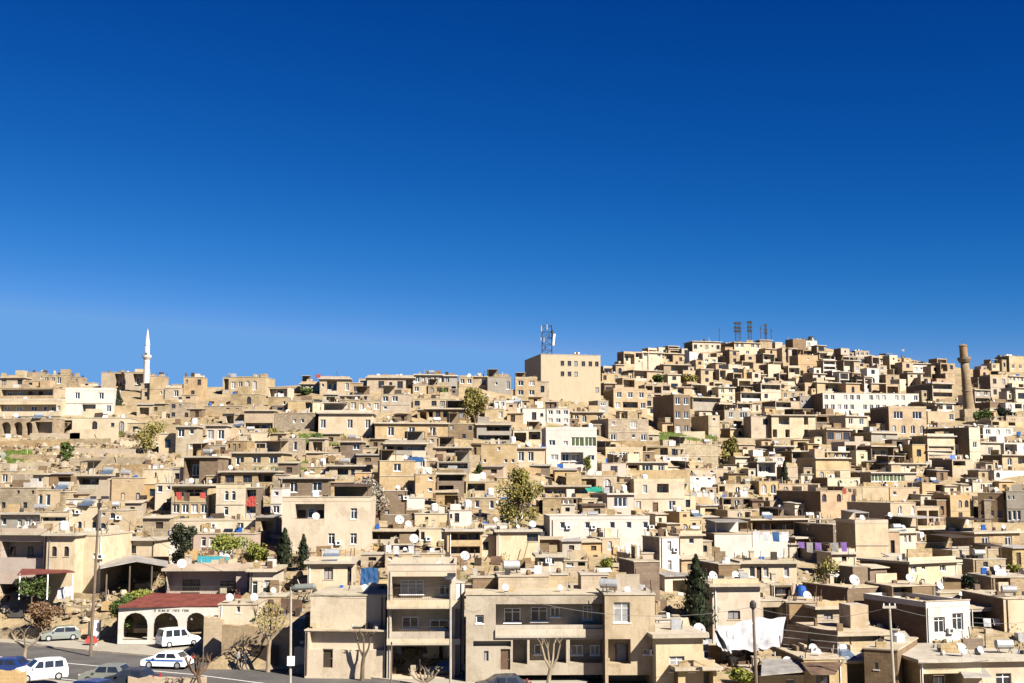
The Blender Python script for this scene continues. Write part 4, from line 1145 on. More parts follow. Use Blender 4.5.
T(366, 524, 44, 44, 'leaf_pale', 'pale leafless blossoming tree beside the square tan brick house', dens=.6, trunk=.2, bark='bark_pale')
T(785, 487, 25, 9, 'leaf_dark', 'thin dark cypress among the ochre stone houses', shape='cone', dens=.8, name='cypress_tree')
T(727, 463, 30, 24, 'leaf_olive', 'olive-green tree at the end of the grass strip', shape='bush', dens=.9)
T(828, 608, 46, 58, 'leaf_olive', 'sprawling brownish tree under the purple laundry', dens=1.0, trunk=.15, Y=140, bark='twig')
T(969, 592, 17, 22, 'leaf_dark', 'round dark green bush beside a small white roof tank', shape='bush', dens=1.0, Y=141, cat='bush', name='bush')
T(1012, 576, 12, 22, 'leaf_lime', 'bright green bush near the frame edge above the rough stone wall', shape='bush', dens=.8, cat='bush', name='bush')
T(122, 632, 40, 26, 'leaf_green', 'dark green bush heaped against the white arcade', shape='bush', dens=1.3, Y=130, cat='bush', name='bush')
T(137, 603, 12, 34, 'leaf_lime', 'strip of bright green creeper on the bank above the arcade roof', shape='bush', dens=.8, Y=134, cat='bush', name='bush')
T(42, 628, 28, 40, 'leaf_russet', 'reddish-brown dry shrub above the silver hatchback', shape='bush', dens=1.3, Y=133, cat='bush', name='bush')
T(32, 600, 27, 36, 'leaf_green', 'grey-green bush under the red awning', shape='bush', dens=1.1, Y=136, cat='bush', name='bush')
T(375, 606, 24, 24, 'leaf_lime', 'yellow-green climber beside the three-storey balcony house', shape='bush', dens=.9, Y=122, cat='bush', name='bush')
T(605, 572, 14, 20, 'leaf_lime', 'lime-green tree behind the loggia block roof rooms', shape='bush', dens=.8, cat='bush', name='bush')
T(742, 683, 14, 28, 'leaf_lime', 'lime-green bush beside the dark wooden pole at the bottom', shape='bush', dens=.9, Y=103, cat='bush', name='bush')
T(305, 395, 8, 18, 'leaf_green', 'green tree on the skyline beneath a thin pole', shape='bush', dens=.5)
T(275, 440, 15, 22, 'leaf_olive', 'greyish shrub beside the ochre veranda house', shape='bush', dens=.6)
T(313, 448, 16, 20, 'leaf_green', 'green shrub at the corner of the long rubble wall house', shape='bush', dens=.6)
T(445, 397, 9, 13, 'leaf_green', 'small green tree below the grey skyline house', shape='bush', dens=.5)
T(479, 474, 9, 9, 'leaf_green', 'small round green shrub below the tiny-vented stone house', shape='bush', dens=.5, cat='bush', name='bush')
T(985, 424, 16, 24, 'leaf_green', 'dark green trees at the foot of the leaning minaret', shape='bush', dens=.7)
T(1006, 420, 14, 20, 'leaf_dark', 'dark evergreen beyond the foot of the leaning minaret', shape='bush', dens=.6)
T(850, 424, 12, 8, 'leaf_dark', 'narrow dark evergreen under the long white block', shape='cone', dens=.5, name='fir_tree')
T(852, 392, 14, 12, 'leaf_dark', 'dark pointed evergreen above the long white block', shape='cone', dens=.6, name='fir_tree')
T(690, 384, 10, 18, 'leaf_olive', 'olive scrub tree high on the hill above the brown house', shape='bush', dens=.5)
T(660, 384, 10, 16, 'leaf_green', 'green scrub tree high on the hill beside the big beige hall', shape='bush', dens=.5)
T(600, 500, 14, 16, 'leaf_lime', 'lime sapling by the green tarp', shape='bush', dens=.5)
T(588, 474, 20, 8, 'leaf_lime', 'slender pale green sapling below the green-shuttered house', shape='bush', dens=.4)
T(98, 528, 12, 12, 'leaf_olive', 'olive shrub beside the arched white windows', shape='bush', dens=.5, cat='bush', name='bush')

# pollarded bare street trees
def bare_tree(px, row, hpx, spread, n, label, Y, bark='bark_pale', twigs=8, forks=None, leafy=None):
    base = at(px, row, Y); ppm = F/Y; H = hpx/ppm; rr = random.Random(int(px)); e = empty('bare_tree', base); b = MB(); tw = MB()
    zt = H*.42; r0 = .16; lean = rr.uniform(-.25, .25)
    b.tube([(0,0,-.6), (lean*.3,0,zt*.6), (lean,0,zt)], [r0*1.25, r0, r0*.95], bark, 8); b.build('trunk', e)
    for i in range(n):
        u = (i/(n-1)-.5)*2 if n > 1 else 0; xe = lean + u*spread/ppm/2; y_ = rr.uniform(-.5,.5)*spread/ppm/2; ze = zt + (H-zt)*(rr.uniform(.6, .85))
        lb_ = MB(); mid = (lean+(xe-lean)*.65, y_*.5, zt+(ze-zt)*.4); lb_.tube([(lean,0,zt-.1), mid, (xe, y_, ze)], [r0*.7, r0*.5, r0*.36], bark, 6)
        for k in range(twigs):
            a = rr.uniform(-.5, .5); q = Vector((xe, y_, ze - .05)); lb_.tube([q, q+Vector((a*.4, rr.uniform(-.3,.3), (H-ze)*.6)), q+Vector((a+u*.15, rr.uniform(-.4,.4), (H-ze)*rr.uniform(.8,1.4)))], [.04, .025, .008], bark if leafy is None else 'twig', 4)
        lb_.build('limb', e)
    if leafy:
        c = MB(); leafball(c, (lean, 0, H*.78), (spread/ppm/2, spread/ppm/2.2, H*.27), 420, .11, leafy, rr); c.build('crown', e)
    tag(e, label, 'tree', None)
bare_tree(268, 665, 58, 30, 5, 'knobbly street tree with sparse yellowish twigs beside the roadside wall', 111, leafy='leaf_olive', twigs=7)
bare_tree(24, 662, 34, 34, 3, 'forked pollarded tree behind the white minivan', 108.5, twigs=3)
bare_tree(200, 690, 34, 22, 7, 'pollarded tree with thin upright red-brown twigs, beside the striped patrol car', 97, bark='twig', twigs=5)
bare_tree(548, 690, 50, 18, 4, 'pale cut-back tree in front of the long loggia block', 93, twigs=3)
bare_tree(425, 692, 24, 28, 7, 'pale bare branches showing before the black garage opening', 93, twigs=3)
bare_tree(362, 676, 44, 14, 3, 'thin bare tree against the cream roadside wall', 106.5, twigs=4, bark='bark')

# grass and rocks
gb = MB(); rr = random.Random(9)
for (x0, x1, r0_, r1_, n) in ((0, 22, 453, 466, 600), (255, 306, 464, 476, 1000), (660, 716, 434, 441, 1100), (100, 122, 432, 436, 200), (270, 300, 478, 484, 250), (20, 34, 452, 460, 60), (355, 380, 592, 602, 200), (300, 345, 436, 446, 250)):
    for _ in range(n):
        px, row = rr.uniform(x0, x1), rr.uniform(r0_, r1_); Y = hit(px, row) if _ % 10 == 0 or True else 0
        p = at(px, row, Y); p.z = ground(p.x, Y) ; 
        for k in range(3):
            q = p + Vector((rr.uniform(-.4,.4), rr.uniform(-.4,.4), 0)); s = rr.uniform(.1,.22); gb.poly([q+Vector((-s,0,-.1)), q+Vector((s,rr.uniform(-.1,.1),-.1)), q+Vector((rr.uniform(-.1,.1),rr.uniform(-.2,.2),rr.uniform(.3,.6)))], 'grass_mat')
o = gb.build('grass'); o['kind'] = 'stuff'; o['label'] = 'bright green grass patches on the slopes between the houses'; o['category'] = 'grass'
def rock_into(b, c, r, rr, mat='rubble'):
    n = 6; rows = []; i0 = len(b.v); k = b.mi(mat)
    for j in range(4):
        ph = [(-.5), 0.1, .6, .95][j]; rad = [1, 1.05, .75, .3][j]
        for i in range(n):
            a = 6.283*i/n + j*.3; q = rad*r*rr.uniform(.75, 1.2); b.v.append((c[0]+q*math.cos(a), c[1]+q*math.sin(a)*.8, c[2]+ph*r*.75*rr.uniform(.85,1.15)))
    for j in range(3):
        for i in range(n): b.f.append((i0+j*n+i, i0+j*n+(i+1)%n, i0+(j+1)*n+(i+1)%n, i0+(j+1)*n+i)); b.m.append(k)
    b.f.append(tuple(i0+3*n+i for i in range(n))); b.m.append(k)
rk = MB()
for (x0, x1, r0_, r1_, n, s0, s1) in ((0, 170, 434, 482, 300, .3, 1.1), (170, 600, 425, 560, 320, .2, .8), (600, 1024, 420, 660, 420, .2, .7), (50, 115, 590, 622, 110, .15, .5), (222, 330, 470, 500, 70, .3, 1.0), (640, 860, 600, 683, 80, .15, .5)):
    for _ in range(n):
        px, row = rr.uniform(x0, x1), rr.uniform(r0_, r1_); Y = hit(px, row); p = at(px, row, Y); p.z = ground(p.x, Y); rock_into(rk, p, rr.uniform(s0, s1)*rr.random()+s0*.5, rr, rr.choice(['rubble', 'stone', 'tan']))
o = rk.build('rubble'); o['kind'] = 'stuff'; o['label'] = 'loose rocks and rubble lying on the dry slopes'; o['category'] = 'rubble'
# ---------------------------------------------------------------- landmarks
def tower(e, x0, x1, z0, z1, taper=.8, n=6, name='mast', r=.07, mat='iron'):
    b = MB(); w = (x1-x0)/2; cx = (x0+x1)/2; P = []
    for k in range(n+1):
        u = k/n; q = w*(1-(1-taper)*u); z = z0+(z1-z0)*u; P.append([Vector((cx+sx*q, sy*q, z)) for sx, sy in ((-1,-1),(1,-1),(1,1),(-1,1))])
    for k in range(n):
        for i in range(4):
            b.tube([P[k][i], P[k+1][i]], r, mat, 4); b.tube([P[k][i], P[k+1][(i+1)%4]], r*.6, mat, 4); b.tube([P[k+1][i], P[k+1][(i+1)%4]], r*.7, mat, 4)
    return b.build(name, e)
Yt = hall_r['Y'] + 6; pb = at(547, 356, Yt); zt = at(547, 326, Yt).z; s = Yt/F
e = empty('antenna_tower', (pb.x, Yt, hall_r['zb']+hall_r['top'])); z0 = e.location.z
tower(e, -5*s, 5*s, 0, zt-z0, .95, 5, 'lattice', .075)
ab = 0
for (dx, z_, hh) in ((-5.5, .8, 1.6), (5.5, .62, 2.0), (-3, .45, 1.4), (4.5, .3, 1.3), (0, .85, 1.5), (2, .55, 1.4), (-6, .5, .9), (-2, .2, 1.3)):
    b = MB(); x = dx*s; z = (zt-z0)*z_; b.box((x-.16, -1.9, z), (x+.16, -1.72, z+hh), 'iron' if ab % 2 else 'galv'); b.tube([(x, -1.72, z+hh/2), (x*.8, -1.3, z+hh/2)], .04, 'iron', 4); b.build('panel_antenna', e); ab += 1
b = MB(); b.tube([(6*s, -1.5, (zt-z0)*.35), (7.2*s, -1.5, (zt-z0)*.72)], .33, 'white_paint', 8); b.build('antenna_drum', e)
b = MB(); b.tube([(0,0,zt-z0), (0,0,zt-z0+1.8)], .04, 'iron', 4); b.build('rod', e)
tag(e, 'dark lattice antenna tower with panels on the roof of the big beige hall', 'antenna tower')
for (px, top, base, wd, lat, lab) in ((738, 322, 345, 5, 1, 'squat lattice mast, first of the hilltop row from the beige hall'), (750, 321, 345, 3.4, 1, 'tall narrow lattice mast beside the squat one on the hilltop'), (761, 325, 346, .8, 0, 'thin pole mast between the lattice masts on the hilltop'), (766, 324, 346, 2, 1, 'slim lattice mast with a pointed head on the hilltop'), (771.5, 328, 346, .9, 0, 'thin pole mast, last of the hilltop row'), (719.5, 328, 342, .6, 0, 'lone thin rod on a house roof before the hilltop masts')):
    Y = 548; p = at(px, base, Y); t_ = at(px, top, Y); s = Y/F; e = empty('mast', (p.x, Y, p.z-2))
    if lat:
        tower(e, -wd*s/2, wd*s/2, 0, t_.z-p.z+2, .8 if wd > 3 else .5, 7, 'lattice', .055)
        for k in (.9, .7, .55):
            b = MB(); z = (t_.z-p.z)*k+2; b.box((-wd*s*.75, -.3, z), (wd*s*.75, .3, z+.9), 'iron'); b.build('antenna_ring', e)
    else:
        b = MB(); b.tube([(0,0,0), (0,0,t_.z-p.z+2)], [wd*s*.5, wd*s*.3], 'iron', 6); b.build('pole', e)
        b = MB(); b.box((-.35, -.1, (t_.z-p.z)*.8+2), (.35, .1, (t_.z-p.z)*.88+2), 'iron'); b.build('antenna_head', e)
    b = MB(); b.box((-.5,-.5,-.3), (.5,.5,.2), 'concrete'); b.build('base', e)
    tag(e, lab, 'mast', 'masts on the hilltop')
# thin roof poles on the skyline
for px, row, tp, lab in ((316, 384, 374, 'short flag pole over the skyline green tree'), (902, 362, 349, 'thin pole on the ridge between the masts and the stone minaret')):
    Y = hit(px, row+4); p = at(px, row, Y); e = empty('pole', (p.x, Y, p.z-1)); b = MB(); b.tube([(0,0,-2), (0,0,at(px,tp,Y).z-p.z+1)], .06, 'iron', 5); b.build('shaft', e)
    b = MB(); zt_ = at(px,tp,Y).z-p.z+1; b.box((.06, -.02, zt_-.9), (1.1, .02, zt_-.1), 'red_cloth' if px < 400 else 'galv'); b.build('flag' if px < 400 else 'bracket', e); tag(e, lab, 'pole')
# white pencil minaret
Ym = 300; p = at(145.5, 402, Ym); s = Ym/F; e = empty('minaret', p); zz = lambda r: at(145.5, r, Ym).z - p.z
b = MB(); b.lathe([(.95,-3),(.95,1.5),(.76,2.0),(.68,zz(362)),(.68,zz(358.5))], (0,0,0), 'white', 14); b.build('shaft', e, smooth=True)
b = MB(); b.lathe([(.68,zz(360)),(1.1,zz(357.5)),(1.12,zz(355.2)),(1.0,zz(355.1)),(1.0,zz(357))], (0,0,0), 'white', 14); b.build('balcony', e)
b = MB(); b.lathe([(.62,zz(357.4)),(.58,zz(345))], (0,0,0), 'white', 14); b.build('upper_shaft', e, smooth=True)
b = MB(); b.box((-.2,-.76,zz(356.5)),(.2,-.68,zz(353)), 'darkwood'); b.build('door', e)
b = MB(); b.lathe([(.68,zz(345.2)),(.62,zz(344)),(.05,zz(329))], (0,0,0), 'white', 14); b.build('spire', e, smooth=True)
b = MB(); b.tube([(0,0,zz(329.5)),(0,0,zz(327))], .04, 'galv', 5); b.build('finial', e)
tag(e, 'slender white pencil minaret with one balcony and a pointed cone cap', 'minaret')
# leaning stone minaret
Ym = 372; p = at(970.5, 424, Ym); s = Ym/F; e = empty('minaret', p); e.rotation_euler = (0, math.radians(-3.2), 0); zz = lambda r: at(968, r, Ym).z - p.z
b = MB(); b.box((-2.6,-2.6,-4),(2.6,2.6,zz(417)), 'stone'); b.box((-2.2,-2.2,zz(417)+.002),(2.2,2.2,zz(409)), 'ochre'); b.build('base', e)
b = MB(); b.lathe([(1.75,zz(409.01)),(1.6,zz(405)),(1.28,zz(375)),(1.18,zz(362))], (0,0,0), 'aged_stone', 18)
b.lathe([(1.4,zz(392)),(1.55,zz(391.5)),(1.55,zz(390.5)),(1.4,zz(390))], (0,0,0), 'aged_stone', 18); b.build('shaft', e, smooth=True)
b = MB(); b.lathe([(1.5,zz(362.5)),(1.75,zz(361)),(2.0,zz(359.3)),(2.0,zz(357.3)),(1.8,zz(357.2)),(1.95,zz(359))], (0,0,0), 'brown', 18); b.build('balcony', e)
b = MB(); b.lathe([(1.2,zz(359)),(1.12,zz(346.8)),(1.3,zz(346.3)),(1.3,zz(345.4)),(.6,zz(344.4)),(.1,zz(343.6))], (0,0,0), 'aged_stone', 16); b.build('upper_shaft', e)
b = MB(); b.tube([(0,0,zz(343.8)),(0,0,zz(340.8))], .06, 'iron', 5); b.build('finial', e)
tag(e, 'stout brown stone minaret, slightly leaning, on a square base near the frame edge', 'minaret')

# ---------------------------------------------------------------- poles and street lights
def pole(px_b, row_b, px_t, row_t, Y, r0, r1, mat, kind, label, name='utility_pole', cat='utility pole'):
    base = at(px_b, row_b, Y); top = at(px_t, row_t, Y); zg = min(base.z, ground(base.x, Y)); e = empty(name, (base.x, Y, zg)); t = top - e.location
    b = MB(); b.tube([(0,0,-.3), (t.x, 0, t.z)], [r0, r1], mat, 8); b.build('shaft', e)
    if kind == 'twin':
        for s in (-1, 1):
            b = MB(); b.tube([(t.x,0,t.z-.1),(t.x+s*.5,-.1,t.z+.1)], .05, 'iron', 5); b.box((t.x+s*.3-.05,-.3,t.z), (t.x+s*.85+.05,.1,t.z+.28), 'iron'); b.build('lamp_head', e)
        b = MB(); b.box((t.x-.12,-.3,t.z-.75),(t.x+.25,-.05,t.z-.35),'iron'); b.build('junction_box', e)
    if kind == 'tube':
        b = MB(); b.tube([(t.x,0,t.z-.6),(t.x+.3,0,t.z-.12),(t.x+.7,0,t.z-.08)], .05, 'galv', 6); b.build('arm', e)
        b = MB(); b.tube([(t.x+.1,0,t.z-.1),(t.x+.35,0,t.z-.02),(t.x+1.75,0,t.z+.05),(t.x+1.9,0,t.z+.05)], [.15,.24,.24,.14], 'car_silver', 10); b.build('lamp_head', e)
        b = MB(); b.box((-.25,-.3,2.6),(.3,-.12,3.3),'white_paint'); b.build('meter_box', e)
    if kind == 'head':
        b = MB(); b.box((t.x-.35,-.5,t.z-.15),(t.x+.35,.1,t.z+.1),'white_paint'); b.box((t.x-.2,-.9,t.z+.1),(t.x+.4,-.3,t.z+.32),'iron'); b.build('lamp_head', e)
    if kind == 'bulb':
        b = MB(); b.lathe([(.1,-.2),(.26,0),(.26,.3),(.12,.5)], (t.x,0,t.z), 'iron', 8); b.build('lamp_head', e)
        for z in (1.3, 2.6): 
            b = MB(); b.box((t.x*.9-.35,-.12,t.z-z),(t.x*.9-.1,-.02,t.z-z+.14),'frame_white'); b.build('insulator', e)
    if kind == 'tee':
        b = MB(); b.box((t.x-.55,-.08,t.z-.1),(t.x+.5,.08,t.z+.08),'pole_conc'); b.build('crossarm', e)
        for x in (-.45, 0, .42):
            b = MB(); b.tube([(t.x+x,0,t.z+.08),(t.x+x,0,t.z+.28)], .05, 'frame_white', 6); b.build('insulator', e)
    tag(e, label, cat, None); return e, Vector((top.x, Y, top.z))
_, W1 = pole(91, 641, 99.5, 499, 121, .17, .1, 'pole_wood', 'twin', 'very tall slim utility pole with twin dark heads, beside the road')
_, W2 = pole(290.5, 690, 291, 587, 97, .11, .08, 'pole_conc', 'tube', 'streetlight with a tubular grey head in front of the cream terrace wall', 'street_lamp', 'street lamp')
_, W3 = pole(450.5, 700, 450.5, 577, 92, .1, .08, 'pole_conc', 'head', 'pale streetlight post in front of the three-storey balcony house', 'street_lamp', 'street lamp')
_, W4 = pole(757.5, 700, 753, 607, 98, .15, .1, 'pole_wood', 'bulb', 'dark wooden pole with a round black head beside the white tarp')
_, W5 = pole(895.5, 700, 889.5, 607, 98, .12, .09, 'pole_conc', 'tee', 'grey pole with a short crossarm in front of the brown shaded walls')
_, W6 = pole(391, 690, 391.5, 642, 96, .07, .05, 'pole_wood', '', 'short thin post at the corner of the black garage', 'post', 'post')
def cable(a, b_, sag, label):
    b = MB(); n = 12; b.tube([a.lerp(b_, k/n) - Vector((0,0,sag*4*(k/n)*(1-k/n))) for k in range(n+1)], .018, 'iron', 3); o = b.build('cable'); tag(o, label, 'cable', None)
cable(W4, W5, .8, 'thin black cable hanging from the dark wooden pole to the grey crossarm pole')
cable(W3, W4, 1.6, 'thin black cable from the pale streetlight post to the dark wooden pole')
cable(W2, W3, 1.2, 'thin black cable between the tubular-headed streetlight and the pale streetlight post')
cable(W1, W2, 1.5, 'thin black cable from the twin-headed pole down to the tubular-headed streetlight')
cable(W5, at(1060, 618, 100), .8, 'thin black cable leaving the grey crossarm pole towards the frame edge')
cable(W1, at(-30, 560, 118), .7, 'thin black cable running from the twin-headed pole out of the frame')

# ---------------------------------------------------------------- vehicles
def car(px, row, Y, head, paint, L, W, H, kind, label, stripe=False, rear=False):
    p = at(px, row, Y); e = empty({'van': 'parked_van', 'sedan': 'parked_car', 'mpv': 'parked_minivan', 'hatch': 'parked_car'}[kind], p, math.radians(head)); z0 = .22
    if kind in ('sedan', 'hatch'):
        belt = .92; prof = [(-L/2,.35),(-L/2+.02,.72),(-L/2+.12,.88),(-L/2+.5,.95),(-L*.27,H*.985),(-L*.1,H),(L*.1,H-.03),(L*.27,.98),(L/2-.25,.84),(L/2-.02,.66),(L/2,.35)]
        if kind == 'hatch': prof = [(-L/2,.35),(-L/2,.75),(-L/2+.08,1.0),(-L*.36,H-.04),(-L*.12,H),(L*.1,H-.04),(L*.27,.98),(L/2-.25,.84),(L/2-.02,.66),(L/2,.35)]
    else:
        belt = 1.05; prof = [(-L/2,.35),(-L/2,.9),(-L/2+.06,1.1),(-L/2+.25,H-.06),(-L*.2,H),(L*.08,H-.03),(L*.24,1.12),(L/2-.3,.98),(L/2-.02,.75),(L/2,.35)]
    b = MB(); hw = lambda z: W/2*(1 if z <= belt else 1-.17*(z-belt)/(H-belt)); n = len(prof)
    pr = prof + [(L/2-.05, z0), (-L/2+.05, z0)]; n = len(pr)
    for s in (-1, 1): 
        q = [(x, s*hw(z), z) for x, z in pr]; b.poly(q if s < 0 else q[::-1], paint)
    for k in range(n):
        (xa, za), (xb, zb) = pr[k], pr[(k+1)%n]; b.poly([(xa,-hw(za),za),(xa,hw(za),za),(xb,hw(zb),zb),(xb,-hw(zb),zb)][::-1], paint if k < n-3 else 'rubber')
    b.build('body', e)
    # windscreen, rear window, side glass
    def slope_glass(i, j, name):
        (xa, za), (xb, zb) = prof[i], prof[j]; g = MB(); d = Vector((zb-za, 0, -(xb-xa))); d = d.normalized()*-.012
        if d.z < 0: d = -d
        A = Vector((xa,0,za)).lerp(Vector((xb,0,zb)), .1)+d; B_ = Vector((xa,0,za)).lerp(Vector((xb,0,zb)), .9)+d; ya, yb = hw(A.z)-.08, hw(B_.z)-.08
        g.poly([(A.x,-ya,A.z),(A.x,ya,A.z),(B_.x,yb,B_.z),(B_.x,-yb,B_.z)], 'glass'); g.build(name, e)
    if kind == 'sedan': slope_glass(3, 4, 'rear_window'); slope_glass(6, 7, 'windscreen'); cab = (-L*.3, L*.2)
    elif kind == 'hatch': slope_glass(2, 3, 'rear_window'); slope_glass(5, 6, 'windscreen'); cab = (-L*.38, L*.2)
    else: slope_glass(2, 3, 'rear_window'); slope_glass(5, 6, 'windscreen'); cab = (-L*.42, L*.17)
    zt = H - .13; zb = belt + .03; nwin = 3 if kind in ('van', 'mpv') else 2; m = (cab[1]-cab[0])/nwin
    for s in (-1, 1):
        for k in range(nwin):
            x0_, x1_ = cab[0]+m*k+.06, cab[0]+m*(k+1)-.05; t0 = .28 if (k == 0 and kind == 'sedan') else .06; t1 = .3 if k == nwin-1 else 0
            g = MB(); q = [(x0_, s*(hw(zb)+.008), zb), (x1_+.05*(k==nwin-1), s*(hw(zb)+.008), zb), (x1_-t1, s*(hw(zt)+.008), zt), (x0_+(t0 if k == 0 else 0), s*(hw(zt)+.008), zt)]
            g.poly(q if s < 0 else q[::-1], 'glass'); g.build('side_window', e)
    for sx in (-1, 1):
        for s in (-1, 1):
            wm = MB(); xc = sx*L*.31; wm.tube([(xc, s*(W/2-.2), .32), (xc, s*(W/2+.015), .32)], .32, 'rubber', 14); o = wm.build('wheel', e)
            rm = MB(); rm.tube([(xc, s*(W/2+.016), .32), (xc, s*(W/2+.03), .32)], .19, 'galv', 10); rm.build('rim', o)
    for s in (-1, 1):
        hl = MB(); hl.box((L/2-.1, s*W*.36-.17, .62), (L/2+.015, s*W*.36+.17, .76), 'lamp_glass'); hl.build('headlight', e)
        tl = MB(); tl.box((-L/2-.015, s*W*.41-.1, .72), (-L/2+.1, s*W*.41+.1, .98), 'tail_red'); tl.build('taillight', e)
        mr = MB(); mr.box((L*.17, s*(W/2+.02)-.02, belt), (L*.17+.16, s*(W/2+.02)+.14*s, belt+.13), paint) if s > 0 else mr.box((L*.17, -(W/2+.16), belt), (L*.17+.16, -(W/2+.0), belt+.13), paint); mr.build('mirror', e)
    bp = MB(); bp.box((L/2-.04, -W*.44, .36), (L/2+.05, W*.44, .52), 'rubber' if kind != 'sedan' else paint); bp.build('bumper', e)
    pl = MB(); pl.box((-L/2-.03, -.26, .5), (-L/2-.005, .26, .62), 'white_paint'); pl.build('number_plate', e)
    if stripe:
        st = MB()
        for s in (-1, 1):
            y0_, y1_ = (s*(W/2+.004), s*(W/2+.012)) if s > 0 else (-(W/2+.012), -(W/2+.004)); st.box((-L/2+.3, y0_, .66), (L/2-.5, y1_, .8), 'stripe_blue'); 
        st.build('stripe', e)
    else: pass
    tag(e, label, {'van': 'van', 'sedan': 'car', 'hatch': 'car', 'mpv': 'minivan'}[kind], None); return e
zr = -16.7
def Yrow(row): return abs(-16.66 / at(512, row, 1.0).z)
car(60, 640, Yrow(640), 206, 'car_silver', 3.9, 1.7, 1.46, 'hatch', 'pale silver-green hatchback parked on the kerb, nose towards the red-brown shrub')
car(178, 646, Yrow(646.5), 38, 'car_white', 4.1, 1.75, 1.85, 'van', 'white van parked before the arches, rear windows towards the road')
car(167, 667.5, Yrow(667), 171, 'car_white', 4.3, 1.72, 1.45, 'sedan', 'white patrol car with a blue side stripe on the road', stripe=True)
car(40, 680, 103.0, 214, 'car_white', 4.0, 1.75, 1.7, 'mpv', 'white minivan behind the ochre parapet, bottom left corner')
car(5, 675, 104.5, 178, 'car_blue', 4.3, 1.75, 1.45, 'sedan', 'dark blue car nosing out behind the white minivan')
car(108, 683, 100.8, 175, 'car_silver', 4.2, 1.75, 1.5, 'sedan', 'silver car half below the frame, beside the white minivan')
car(86, 699, 95.5, 160, 'car_blue', 4.2, 1.75, 1.48, 'hatch', 'blue car cut by the bottom edge of the frame')
car(131, 687, 99.6, 175, 'car_dark', 4.2, 1.75, 1.46, 'sedan', 'black car partly seen behind the ochre roadside parapet')
car(502, 694, 97.5, 190, 'car_dark', 4.3, 1.75, 1.45, 'sedan', 'black car roof beneath the tan loggia block')
car(447, 676, 109.4, 180, 'car_dark', 3.9, 1.7, 1.45, 'hatch', 'dark car standing inside the black garage opening')

# ---------------------------------------------------------------- people
def person(px, row, Y, head, label, top='jacket', leg='trousers', step=.18):
    base = at(px, row, Y); e = empty('person', base, math.radians(head))
    V = [((0,0,.95),.14),((0,0,1.15),.15),((0,0,1.38),.16),((0,0,1.5),.06),((0,-.02,1.62),.095),((0,-.02,1.7),.085),
         ((.17,0,1.42),.07),((.24,.03,1.15),.05),((.23,-.1,.92),.04),((.23,-.13,.84),.035),((-.17,0,1.42),.07),((-.24,.02,1.15),.05),((-.23,-.06,.92),.04),((-.23,-.09,.84),.035),
         ((.1,0,.88),.1),((.11,-step*.4,.48),.07),((.11,-step,.08),.05),((.11,-step-.15,.04),.045),((-.1,0,.88),.1),((-.11,step*.4,.48),.07),((-.11,step,.08),.05),((-.11,step-.15,.04),.045)]
    E = [(0,1),(1,2),(2,3),(3,4),(4,5),(2,6),(6,7),(7,8),(8,9),(2,10),(10,11),(11,12),(12,13),(0,14),(14,15),(15,16),(16,17),(0,18),(18,19),(19,20),(20,21)]
    me = bpy.data.meshes.new('body'); me.from_pydata([v for v, r in V], E, []); o = link('body', me, e)
    sm = o.modifiers.new('s', 'SKIN'); 
    for k, (v, r) in enumerate(V): me.skin_vertices[0].data[k].radius = (r, r*.8)
    me.skin_vertices[0].data[0].use_root = True
    ss = o.modifiers.new('u', 'SUBSURF'); ss.levels = ss.render_levels = 2
    dg = bpy.context.evaluated_depsgraph_get(); nm = bpy.data.meshes.new_from_object(o.evaluated_get(dg)); o.modifiers.clear(); o.data = nm
    nm.materials.clear()
    for q in ('skin', top, leg, 'rubber'): nm.materials.append(MATS[q])
    for f_ in nm.polygons:
        z = f_.center.z; x = abs(f_.center.x); f_.material_index = 0 if (z > 1.5 or (x > .17 and z < .93)) else 3 if z < .09 else 1 if z > .93 or x > .19 else 2; f_.use_smooth = True
    h = MB(); h.lathe([(.0,.03),(.1,.02),(.105,.08),(.085,.14),(.04,.165)], (0,.005,1.6), 'hair', 10); h.build('hair', e)
    tag(e, label, 'person', None); return e
person(244.3, 669.5, Yrow(669.5), 80, 'person in a dark jacket standing at the kerb below the stone wall')
person(238.5, 669, Yrow(669), 60, 'person in a pale top walking beside the dark-jacketed one', 'shirt')

# small street things
Yc = Yrow(645); p = at(91.5, 647, Yc); e = empty('handcart', p)
b = MB(); b.box((-.55,-.3,.42),(.5,.3,.85),'red_paint'); b.box((-.4,-.25,.85),(.3,.25,1.1),'red_cloth'); b.build('tray', e)
for x in (-.4, .4):
    b = MB(); b.tube([(x,-.2,.42),(x*1.1,-.2,0)], .04, 'white_paint', 5); b.tube([(x,.2,.42),(x*1.1,.2,0)], .04, 'white_paint', 5); b.build('leg', e)
b = MB(); b.tube([(-.35,-.33,.2),(-.35,-.28,.2)], .2, 'rubber', 12); b.build('wheel', e)
tag(e, 'small red handcart on white legs beside the tall utility pole', 'cart')
p = at(95, 640, Yrow(641)); e = empty('utility_cabinet', p); b = MB(); b.box((-.42,0,0),(.42,.45,2.0),'white_paint'); b.build('body', e); b = MB(); b.box((-.36,-.02,.15),(.36,-.002,1.85),'white_paint'); b.build('door', e)
tag(e, 'tall white cabinet standing behind the small red handcart', 'cabinet')
p = at(88.5, 644, Yrow(643)); e = empty('gas_post', p); b = MB(); b.tube([(0,0,-.2),(0,0,2.3)], .1, 'iron', 8); b.build('shaft', e); e.name = 'post'; tag(e, 'short black post beside the white cabinet', 'post')

